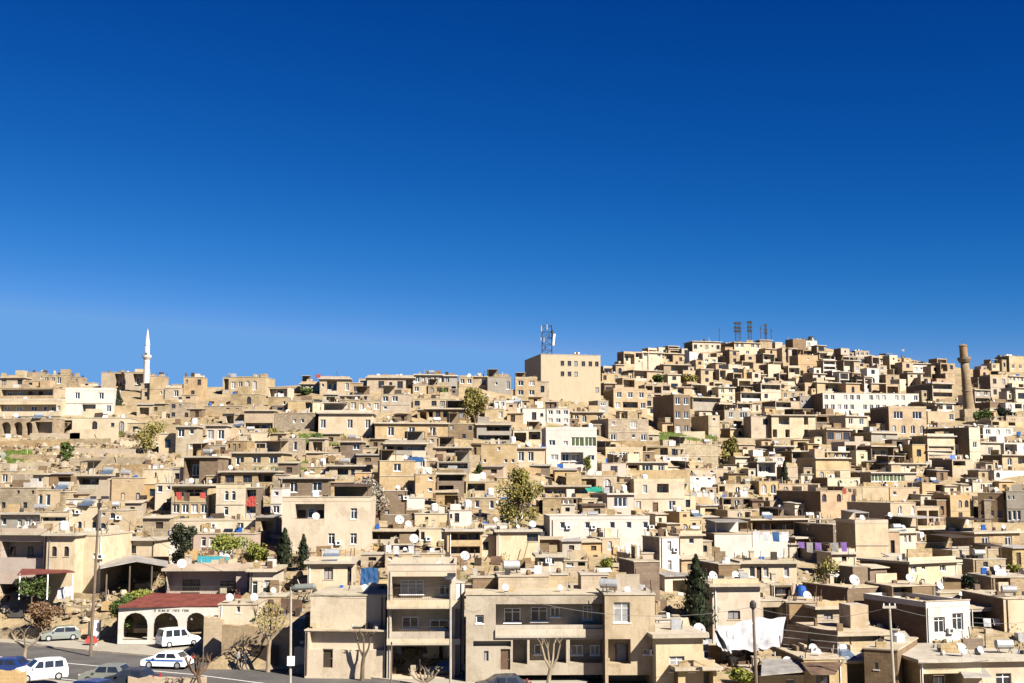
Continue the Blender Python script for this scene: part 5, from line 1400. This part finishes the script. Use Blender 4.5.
# carport over the black opening, red awning, clothes, tarps
def slab_px(name, pts, thick, mat, label, cat, group=None, wav=0.0):
    P = [at(*q) for q in pts]; o0 = sum(P, Vector())/len(P); b = MB(); Q = [q - o0 for q in P]
    if wav and len(Q) == 4:
        n = 26
        def S(u, v): 
            q = Q[0].lerp(Q[1], u).lerp(Q[3].lerp(Q[2], u), v); return q + Vector((0, -wav*.8*(math.sin(u*21+v*4)*.3+math.sin(u*37-v*9)*.14+math.sin(u*9+v*13)*.3), wav*(math.sin(u*9+v*3)*.6+math.sin(v*7+u*2)*.5+math.sin(u*23+v*6)*.25 - 1.2*math.sin(math.pi*u)*math.sin(math.pi*v))))
        for i in range(n):
            for j in range(n):
                q = [S(i/n,j/n),S((i+1)/n,j/n),S((i+1)/n,(j+1)/n),S(i/n,(j+1)/n)]; b.poly(q, mat); b.poly([x - Vector((0,-.03,.03)) for x in q[::-1]], mat)
    else: b.prism(Q, thick, mat)
    o = b.build(name, None, o0); tag(o, label, cat, group); return o
cp = empty('carport', at(138, 590, 142)); o0 = cp.location.copy()
def cpp(*q): return at(*q) - o0
b = MB(); b.prism([cpp(100, 569, 137), cpp(136, 561.8, 138), cpp(136, 556, 148), cpp(102, 560, 148)], (0,0,.12), 'tin'); b.prism([cpp(136.1, 561.8, 138), cpp(168, 567, 138), cpp(168, 561, 148), cpp(136.1, 556, 148)], (0,0,.12), 'tin'); b.build('roof', cp)
for px in (107, 130, 152, 166):
    b = MB(); q = cpp(px, 566, 138.2); b.tube([(q.x, q.y, -3.5), (q.x, q.y, q.z)], .09, 'pole_wood', 6); b.build('post', cp)
b = MB(); A, B_ = cpp(103, 592, 147), cpp(168, 592, 147); b.poly([A+Vector((0,0,-3)), B_+Vector((0,0,-3)), B_+Vector((0,0,4.1)), A+Vector((0,0,4.1))], 'brown'); b.build('back_wall', cp)
b = MB(); rr = random.Random(5)
for k in range(9):
    x = -2.5+k*.8; b.tube([(x, 1.5, -2.4), (x+rr.uniform(-1,1), 1.5, rr.uniform(.3,1.6))], .05, 'pole_wood', 4)
b.build('brushwood', cp)
tag(cp, 'open dark carport under a low-pitched tin roof, beside the cream terrace house', 'carport')
aw = empty('awning', at(43, 572, 136)); o0 = aw.location.copy()
b = MB(); b.prism([cpp(17, 575.5, 135.5), cpp(75, 572.5, 135.5), cpp(66, 570, 140), cpp(22, 569.5, 140)], (0,0,.1), 'red_tile'); b.build('canopy', aw)
for px in (20, 48, 73):
    b = MB(); q = cpp(px, 573.8, 135.6); b.tube([(q.x,q.y,-2.9),(q.x,q.y,q.z)], .07, 'frame_white', 6); b.build('post', aw)
tag(aw, 'long dark-red awning on thin white posts over the dark ground floor', 'awning')
tarp = slab_px('sheet', [(57,600,137),(72,596,137),(73,586,137.3),(58,588,137.3)], 0, 'white_cloth', 'white sheet hanging under the dark-red awning', 'sheet', wav=.05)
slab_px('tarp', [(728,652,112.5),(780,650,113.5),(786,616,118),(716,627,117)], 0, 'white_cloth', 'big white tarp sloping over the yard, behind the dark wooden pole', 'tarp', wav=.25)
slab_px('tarp', [(716,646,113),(731,655,112),(736,634,116),(715,631,117)], 0, 'white_cloth', 'smaller folded white tarp flap at the edge of the big one', 'tarp', wav=.2)
slab_px('tin_roof', [(761,676,101),(806,672,102),(799,660,106),(762,659,106)], (0,0,.06), 'tin', 'pale corrugated tin roof sheet below the big white tarp', 'roof sheet')
# large brown metal screen
sc_ = empty('metal_screen', at(808, 640, 109)); o0 = sc_.location.copy(); b = MB()
b.prism([cpp(780,647,111),cpp(837.5,654,106.6),cpp(837.5,631.5,107.1),cpp(787,624.5,111.3)], (.05,.1,0), 'rust'); b.build('panel', sc_)
for a, c in ((629,636),(636.5,642.5),(643.5,649)):
    b = MB(); b.tube([cpp(783.5,a+1,110.8),cpp(837.3,c,106.5)], .04, 'tin', 4); b.build('rail', sc_)
b = MB(); b.prism([cpp(808,650,108.6),cpp(814,651,108.2),cpp(814,628.5,108.6),cpp(808,627.8,109)], (0,-.06,0), 'darkwood'); b.build('door', sc_)
tag(sc_, 'large tilted brown metal screen with pale rails and a dark door strip', 'screen')
slab_px('awning', [(799,661,104.5),(846,658,105.5),(835,675,100.5),(811,675,100)][::1], (0,0,.05), 'rust', 'wide brown awning sloping down over a window, below the metal screen', 'awning')
slab_px('gate', [(281,622,121),(302,624,121),(302,600,121),(281,598,121)], (0,.1,0), 'rust', 'rusty sheet gate beside the small rough stone house', 'gate')
slab_px('gate', [(250.5,666,113.6),(278,666,112.8),(278,646,112.8),(251,645,113.6)], (0,.1,0), 'darkwood', 'dark double gate in the roadside stone wall behind the knobbly tree', 'gate')
slab_px('tarp', [(587,492,198),(604,492,198),(601,487,203),(585,488,203)], 0, 'green_cloth', 'bright green tarp stretched over a roof terrace', 'tarp', wav=.1)
slab_px('awning', [(197,564,142),(232,566,142),(228,557,147),(197,556.5,147)], (0,0,.06), 'turq', 'pool-blue awning above the deep concrete roof edge', 'awning')
slab_px('sheet', [(360,585,128),(378,586,128),(378,568,128.3),(361,568,128.3)], 0, 'blue_cloth', 'bright blue sheet hanging beside the three-storey balcony house', 'sheet', wav=.08)
slab_px('tarp', [(405,462,208),(425,462,208),(423,457,211),(406,457,211)], 0, 'blue_cloth', 'blue and white cloth on a terrace above the square tan brick house', 'tarp', wav=.08)
slab_px('sheet', [(245,506,158),(256,507,158),(256,496,158.2),(248,497,158.2)], 0, 'red_cloth', 'pinkish-red cloth hanging in the brown stair bay', 'sheet', wav=.06)
slab_px('canopy', [(964,678,100.5),(992,678,101.5),(985,669,105),(959,670,104)], (0,0,.06), 'tin', 'small grey tin canopy over the dark entrance in the bottom corner', 'canopy')
slab_px('ramp', [(895,634,121),(905,634,121),(924,656,110),(914,660,109)], (0,0,.3), 'concrete', 'pale concrete ramp edge sloping down beneath the bright white house', 'ramp')
slab_px('roof_sheet', [(632,556,138),(662,573,132),(640,573,131),(630,562,136)], (0,0,.1), 'ochre', 'bare ochre slope sheet roof below the bluish glazed veranda', 'roof sheet')
for k, (x0, x1, r, Y, cols, lab) in enumerate(((797, 848, 542, 146, ('purple_cloth','white_cloth','purple_cloth','shirt'), 'line of purple and white laundry above the sprawling brownish tree'), (972, 1012, 617.5, 127.3, ('white_cloth','purple_cloth','white_cloth'), 'laundry line with pale clothes on the grey balcony behind the bright white house'),
        (175, 207, 492, 160, ('red_cloth','rust','red_cloth','curtain'), 'red-brown curtains strung across the veranda beside the square cream tower'), (752, 790, 531, 152, ('turq','white_cloth','blue_cloth'), 'laundry with turquoise piece above the broad blank white wall'),
        (385, 415, 545, 136, ('white_cloth','shirt','white_cloth','rust'), 'row of clothes drying under the long brown slab roof'), (690, 715, 492, 196, ('white_cloth','white_cloth','shirt'), 'white laundry on a roof terrace above the tan arched house'),
        (625, 640, 546, 146, ('white_cloth','white_cloth'), 'two white sheets drying beside the blue-grey veranda'), (842, 862, 488, 205, ('red_cloth','rust'), 'red rugs draped on a roof wall among ochre houses'))):
    a, c = at(x0, r, Y), at(x1, r, Y+.5); e = empty('clothesline', a); d = c - a; b = MB(); b.tube([(0,0,0), d*.5-Vector((0,0,.12)), d], .02, 'iron', 3); b.build('line', e)
    for q in (Vector(), d):
        b = MB(); b.tube([q, q-Vector((0,0,2.0))], .035, 'iron', 4); b.build('post', e)
    rr = random.Random(k+3); n = max(4, int(d.length/1.0))
    for i in range(n):
        u = (i+.1)/n; u2 = (i+.85)/n; hh = rr.uniform(.6, 1.25)
        if rr.random() < .15: continue
        b = MB(); p0, p1 = d*u, d*u2; z = -.12*math.sin(math.pi*u)
        b.prism([p0+Vector((0,-.02,z)), p1+Vector((0,-.02,z)), p1+Vector((0,rr.uniform(-.12,.05),z-hh)), p0+Vector((rr.uniform(0,.2),rr.uniform(-.12,.05),z-hh*rr.uniform(.8,1)))], (0,.025,0), rr.choice(cols)); b.build('garment', e)
    tag(e, lab, 'laundry line', None)
for (px, row, Y, lab) in ((801, 597, 130, 'bright blue water barrel on the house right of the cypress'),):
    p = at(px, row, Y); e = empty('water_barrel', p); b = MB(); b.lathe([(.5,-.3),(.58,.2),(.6,.7),(.5,1.1),(.2,1.2)], (0,0,0), 'blue_tank', 14); b.build('body', e); b = MB(); b.lathe([(.22,1.2),(.22,1.28)], (0,0,0), 'iron', 10); b.build('lid', e); tag(e, lab, 'water barrel')
# ---------------------------------------------------------------- dishes, tanks and solar heaters on the roofs
def dish_mesh():
    b = MB(); n = 14; k = b.mi('dish'); i0 = len(b.v); rings = 4
    b.v.append((0,0,0))
    for j in range(1, rings+1):
        r = .5*j/rings
        for i in range(n): a = 6.283185*i/n; b.v.append((r*math.cos(a), -.55*r*r, r*1.06*math.sin(a)))
    for i in range(n): b.f.append((0, 1+i, 1+(i+1)%n)); b.m.append(k)
    for j in range(rings-1):
        for i in range(n): b.f.append((1+j*n+i, 1+(j+1)*n+i, 1+(j+1)*n+(i+1)%n, 1+j*n+(i+1)%n)); b.m.append(k)
    f = len(b.f)
    for q in list(b.f[:f]): b.poly([(b.v[z][0], b.v[z][1]+.02, b.v[z][2]) for z in q[::-1]], 'dish')
    return b.mesh('dish')
_dm = dish_mesh()
b = MB(); b.tube([(0,0,-.62),(0,.06,-.25),(0,.03,0)], .03, 'galv', 5); b.box((-.16,-.16,-.66),(.16,.16,-.6),'galv'); _mm = b.mesh('mount')
b = MB(); b.tube([(0,-.12,-.48),(0,-.55,-.18)], .018, 'galv', 4); b.box((-.05,-.62,-.22),(.05,-.5,-.12),'iron'); _am = b.mesh('feed_arm')
def dish(loc, scale, yaw, label=None):
    e = empty('satellite_dish', loc, yaw); e.scale = (scale,)*3; d = link('dish', _dm, e); d.rotation_euler = (math.radians(-28), 0, 0); link('mount', _mm, e); a = link('feed_arm', _am, e); a.rotation_euler = (math.radians(-28), 0, 0)
    q = to_px(e.location)
    if label: tag(e, label, 'satellite dish', 'satellite dishes on the roofs')
    else: AUTO.append((e, q[0], q[1], R.choice(['white satellite dish', 'pale round satellite dish']), 'satellite dish', 'satellite dishes on the roofs', 6))
b = MB(); b.tube([(-.75,0,.75),(-.7,0,.75),(.7,0,.75),(.75,0,.75)], [.28,.4,.4,.28], 'galv', 12); _tk = b.mesh('tank')
b = MB()
for x in (-.5, .5): b.tube([(x,-.35,0),(x,0,.45)], .03, 'iron', 4); b.tube([(x,.35,0),(x,0,.45)], .03, 'iron', 4)
_st = b.mesh('stand')
b = MB(); b.prism([(-.85,-1.6,.06),(.85,-1.6,.06),(.85,-.35,.62),(-.85,-.35,.62)], (0,.03,.06), 'blue_glass'); _pn = b.mesh('solar_panel')
b = MB(); b.lathe([(.45,0),(.5,.1),(.5,.85),(.35,1.0),(.12,1.05)], (0,0,0), 'white_paint', 12); _vt = b.mesh('tank')
b = MB(); b.box((-.5,-.5,-.3),(.5,.5,-.002),'concrete'); _pl = b.mesh('plinth')
def tank(loc, yaw, kind):
    e = empty('solar_water_heater' if kind == 'solar' else 'water_tank', loc, yaw)
    if kind == 'upright': link('tank', _vt, e); link('plinth', _pl, e); e.location.z += .3
    else:
        link('tank', _tk, e); link('stand', _st, e)
        if kind == 'solar': link('solar_panel', _pn, e)
    q = to_px(e.location + Vector((0,0,.6)))
    AUTO.append((e, q[0], q[1], {'upright': 'white upright water tank', 'solar': 'solar water heater with tank and panel', 'lying': 'silver lying water tank'}[kind], 'water heater' if kind == 'solar' else 'water tank', 'water tanks on the roofs', 8))
rr = random.Random(21)
def roof_pt(r, u, v):
    c, s = math.cos(r['th']), math.sin(r['th']); x, y = u*r['w'], v
    return Vector((r['ctr'].x + x*c - y*s, r['ctr'].y + x*s + y*c, r['zb'] + r['top'] + .0))
for r in HOUSES:
    if r['roof'] == 'r' or r['w'] < 3 or r['px'][3] < 352 or 'top' not in r: continue
    nearf = F/r['Y']; pz = .4 if nearf > 5 else .3 if nearf > 3.6 else .16
    used = []
    for k in range(3 if nearf > 5 else 2):
        if rr.random() > pz: continue
        u = rr.uniform(-.42, .42); h_ = r.get('hut')
        if any(abs(u-q)*r['w'] < 1.8 for q in used) or (h_ and h_[0]-.6 < u*r['w'] < h_[1]+.6): continue
        used.append(u); v = rr.uniform(.7, 1.6) if rr.random() < .7 else rr.uniform(1.6, max(1.7, r['t']-1.4)); p = roof_pt(r, u, v); zz_ = rr.random()
        if zz_ < .62: s_ = rr.choice([.5, .62, .75, .9]); p.z += .66*s_; dish(p, s_, r['th']*.3 + rr.uniform(.1, .5))
        else: tank(p, r['th'] + rr.uniform(-.2, .2), rr.choice(['lying', 'lying', 'upright', 'upright', 'solar']))
# the large dishes one can point to
for px, row, Y, s_, lab in ((399.5, 520, 141, 2.1, 'largest white dish above the long brown slab roof'), (408.5, 524, 140, 1.5, 'smaller white dish beside the largest one above the brown slab roof'), (414, 539, 134, 2.0, 'big white dish in front of the brown slab roof shed'), (465, 556, 129, 1.9, 'large pale dish behind the three-storey balcony house'),
        (699, 630, 108, 2.2, 'large white dish on the cream house at the cypress foot'), (813, 649, 107.5, 1.7, 'round white dish in front of the brown metal screen'), (182, 564, 131, 2.0, 'white dish on the deep concrete roof edge'), (854, 580.5, 132, 2.3, 'large dull beige dish on the dark brown house'), (316, 516.5, 148, 1.8, 'white dish on the large cream house with lilac-shaded veranda'), (890, 515, 187, 1.6, 'white dish beside the notched cream parapet')):
    p = at(px, row, Y); dish(p, s_*.5, .25, lab)


# ---------------------------------------------------------------- loose things nobody could count: roof and yard clutter, dry scrub
rr = random.Random(77); cl = MB(); CM = ['frame_white','darkwood','rust','tin','concrete','ochre','brown','concrete','rust','brown','tin','stone','galv','darkwood','concrete','tan','brown','blue_tank','rust','pole_wood','stone','white_cloth','iron','iron','darkwood']
def junk(b, p, s, rr):
    m = rr.choice(CM); k = rr.random(); x, y, z = p; a = rr.uniform(.3, 1)*s; c = rr.uniform(.3, 1)*s; h = rr.uniform(.25, 1.1)*s
    if k < .5: b.box((x-a/2, y-c/2, z), (x+a/2, y+c/2, z+h), m)
    elif k < .75: b.tube([(x, y, z), (x+rr.uniform(-.5,.5)*s, y+rr.uniform(-.3,.3), z+rr.uniform(.6,1.6)*s)], .04*max(1, s), m, 4)
    elif k < .9: b.lathe([(.3*s, 0), (.34*s, .3*s), (.22*s, .6*s)], (x, y, z), m, 7)
    else: b.prism([(x-a, y, z), (x+a, y, z), (x+a*.8, y+.3, z+h), (x-a*.9, y+.3, z+h*.9)], (0, .05, 0), m)
for r in HOUSES:
    if 'top' not in r or r['roof'] == 'r': continue
    n = int(min(12, 1 + r['w']*.9)); hh = r.get('hut')
    for _ in range(n):
        u = rr.uniform(-.46, .46)
        if hh and hh[0]-.3 < u*r['w'] < hh[1]+.3: continue
        p = roof_pt(r, u, rr.uniform(.35, max(.6, r['t']*.8))); junk(cl, (p.x, p.y, p.z+.003), rr.uniform(.35, 1.0)*(1.0 if F/r['Y'] > 5 else 1.3), rr)
for _ in range(2600):
    px = rr.uniform(-5, 1029); row = rr.uniform(395, 676)
    if row < skyline(px)+12 or (px < 300 and row > 622): continue
    Y = hit(px, row); p = at(px, row, Y); junk(cl, (p.x, p.y, ground(p.x, Y)-.15), rr.uniform(.5, 1.5), rr)
o = cl.build('clutter'); o['kind'] = 'stuff'; o['label'] = 'loose clutter of planks, crates, pots and scrap on roofs and yards'; o['category'] = 'clutter'
sb = MB()
for _ in range(1500):
    px = rr.uniform(-5, 1029); row = rr.uniform(400, 676)
    if row < skyline(px)+10 or (px < 300 and row > 622): continue
    Y = hit(px, row); p = at(px, row, Y); g_z = ground(p.x, Y); s = rr.uniform(.3, 1.1); leafball(sb, (p.x, p.y, g_z+s*.3), (s, s, s*.6), 16, max(.14, 1.0*Y/F), rr.choice(['leaf_olive','leaf_dark','leaf_russet','leaf_green','leaf_russet']), rr)
o = sb.build('scrub'); o['kind'] = 'stuff'; o['label'] = 'dry scrub and weeds on the slopes between houses'; o['category'] = 'scrub'
# ---------------------------------------------------------------- labels that single out
LM = [(145, 365, 'the white pencil minaret'), (965, 380, 'the stone minaret'), (570, 378, 'the big beige hall'), (870, 402, 'the long white block'), (570, 455, 'the green-shuttered house'), (600, 530, 'the long low white house'),
      (660, 500, 'the green-tarp terrace house'), (750, 545, 'the blank white wall'), (519, 503, 'the large olive tree'), (697, 600, 'the tall cypress'), (425, 630, 'the three-storey balcony house'), (560, 640, 'the long loggia block'), (170, 622, 'the red-roofed arcade'),
      (230, 503, 'the square cream tower'), (322, 530, 'the cream outdoor-stair house'), (22, 555, 'the pinkish balcony house'), (474, 405, 'the skyline olive tree'), (398, 475, 'the square tan brick house'), (95, 402, 'the white cube house'), (272, 432, 'the ochre veranda house'),
      (752, 340, 'the hilltop masts'), (910, 425, 'the two huge windows'), (838, 505, 'the carved-arch ochre house'), (870, 540, 'the blank cream house front'), (955, 620, 'the bright white house'), (750, 635, 'the big white tarp'), (810, 640, 'the brown metal screen'), (790, 420, 'the broad cream house'),
      (635, 400, 'the ochre two-storey house'), (688, 438, 'the grass strip'), (50, 460, 'the rocky slope'), (225, 456, 'the long terrace wall'), (180, 500, 'the curtained veranda house'), (827, 590, 'the purple laundry'), (366, 505, 'the pale blossoming tree'), (785, 475, 'the thin dark cypress'), (990, 500, 'the shadowed brown flank'), (270, 640, 'the knobbly tree'), (510, 425, 'the stacked grey balconies'), (340, 425, 'the wide cream skyline house')]
SEC = ['to the right of', 'down right of', 'below', 'down left of', 'to the left of', 'up left of', 'above', 'up right of']
COLN = {'tan': 'tan', 'cream': 'cream', 'stone': 'stone', 'rubble': 'rough stone', 'ochre': 'ochre', 'white': 'white', 'grey': 'greyish', 'brown': 'brown', 'pink': 'pinkish', 'beige': 'beige', 'concrete': 'concrete-grey'}
ORD = ['', 'second ', 'third ', 'fourth ', 'fifth ', 'sixth ', 'seventh ', 'eighth ', 'ninth ', 'tenth ', 'eleventh ', 'twelfth ', 'thirteenth ', 'fourteenth ', 'fifteenth ']
items = []
for r in HOUSES:
    o = r['root']; g = 'houses on the hillside'
    if r['label']: tag(o, r['label'], 'house' if o.name.startswith('house') else 'building', g); continue
    x0, y0, x1, y1 = r['px']; fl = len(r['spec'].split('/')); w, h = r['w'], r['h']
    adj = 'low wide' if w > 2.2*h and w > 7 else 'tall narrow' if h > 1.1*w else 'small' if w < 5.5 else ''
    ft = 'with open balcony' if r['L'] else 'without windows' if r['n'] == 0 else 'with one window' if r['n'] == 1 else 'with two windows' if r['n'] == 2 else 'with several windows'
    items.append((o, (x0+x1)/2, (y0+y1)/2, f"{adj} {COLN[r['col']]} house {ft}".strip(), 'house', g, x1-x0))
items += AUTO
rank = {}
def key(it):
    o, x, y, d, *_ = it; best = min(LM, key=lambda l: (l[0]-x)**2 + (1.6*(l[1]-y))**2); dx, dy = x-best[0], y-best[1]
    a = (math.degrees(math.atan2(dy, dx)) + 360) % 360; return best[2], int(((a+22.5) % 360)//45), math.hypot(dx, dy)
rows = [(key(it), it) for it in items]; rows.sort(key=lambda q: q[0][2])
for (lm, sec, dist), (o, x, y, d, cat, g, w) in rows:
    k = (lm, sec, cat); n = rank.get(k, 0); rank[k] = n+1
    same = sum(1 for kk, v in rank.items() if kk == (lm, sec, d)); kd = (lm, sec, d); m_ = rank.get(kd, 0); rank[kd] = m_+1
    # count among look-alikes only: same description on the same side of the same landmark
    lb_ = f"{d}, {ORD[min(m_, 14)]}{SEC[sec]} {lm}"
    if len(lb_.split()) > 16: lb_ = lb_.replace(' to the ', ' ', 1) if ' to the ' in lb_ else lb_.replace('low wide ', 'low ').replace(' a ', ' ', 1)
    tag(o, lb_, cat, g)
seen = {}
for o in bpy.data.objects:
    if 'label' in o and 'category' in o: seen.setdefault(o['label'], []).append(o.name)
print('DUP LABELS', {k: v for k, v in seen.items() if len(v) > 1}); print('long', [k for k in seen if len(k.split()) > 16])
from collections import Counter
print(Counter(o.get('category') for o in bpy.data.objects if o.get('category'))); print('objects', len(bpy.data.objects))

# ---------------------------------------------------------------- light, sky, camera
sc = bpy.context.scene
EXPO = 1.62
ld = Vector((-1.0, 0.95, -1.08)).normalized(); sd = -ld; elev = math.asin(sd.z); az = math.atan2(sd.x, sd.y)
sun = bpy.data.lights.new('sun', 'SUN'); sun.energy = 5.0; sun.angle = math.radians(.53); sun.color = (1.0, .945, .85)
so = bpy.data.objects.new('sun', sun); C.objects.link(so); so.rotation_euler = ld.to_track_quat('-Z', 'Y').to_euler()
w = bpy.data.worlds.new('World'); sc.world = w; w.use_nodes = True; nt = w.node_tree; bg = nt.nodes['Background']
sky = nt.nodes.new('ShaderNodeTexSky'); sky.sky_type = 'NISHITA'; sky.sun_disc = False; sky.sun_elevation = elev; sky.sun_rotation = az
sky.air_density = 1.0; sky.dust_density = 0.0; sky.ozone_density = 10.0; sky.altitude = 3000
# clear, dry, deep-blue sky: steepen the falloff from horizon to zenith
sp = nt.nodes.new('ShaderNodeSeparateColor'); nt.links.new(sky.outputs[0], sp.inputs[0]); cb = nt.nodes.new('ShaderNodeCombineColor')
for i, (pw, k, mx) in enumerate(((4.3, .0200, .15), (1.8, .0355, .375), (1.19, .072, .78))):
    a = nt.nodes.new('ShaderNodeMath'); a.operation = 'POWER'; nt.links.new(sp.outputs[i], a.inputs[0]); a.inputs[1].default_value = pw
    m2 = nt.nodes.new('ShaderNodeMath'); m2.operation = 'MULTIPLY'; nt.links.new(a.outputs[0], m2.inputs[0]); m2.inputs[1].default_value = k/.05/2**EXPO
    m3 = nt.nodes.new('ShaderNodeMath'); m3.operation = 'MINIMUM'; nt.links.new(m2.outputs[0], m3.inputs[0]); m3.inputs[1].default_value = mx/.05/2**EXPO
    nt.links.new(m3.outputs[0], cb.inputs[i])
q = cb.outputs[0]
nt.links.new(q, bg.inputs['Color']); bg.inputs['Strength'].default_value = 0.05
cam = bpy.data.cameras.new('camera'); co = bpy.data.objects.new('camera', cam); C.objects.link(co); co.location = (0, 0, 0); co.rotation_euler = (math.radians(90)+PITCH, 0, 0)
cam.sensor_width = 36; cam.lens = 36*F/1024; cam.clip_end = 9000; cam.clip_start = .5; sc.camera = co
sc.view_settings.view_transform = 'Standard'; sc.view_settings.look = 'None'; sc.view_settings.exposure = EXPO; sc.view_settings.gamma = 1.0
sc.cycles.diffuse_bounces = 2; sc.cycles.max_bounces = 5
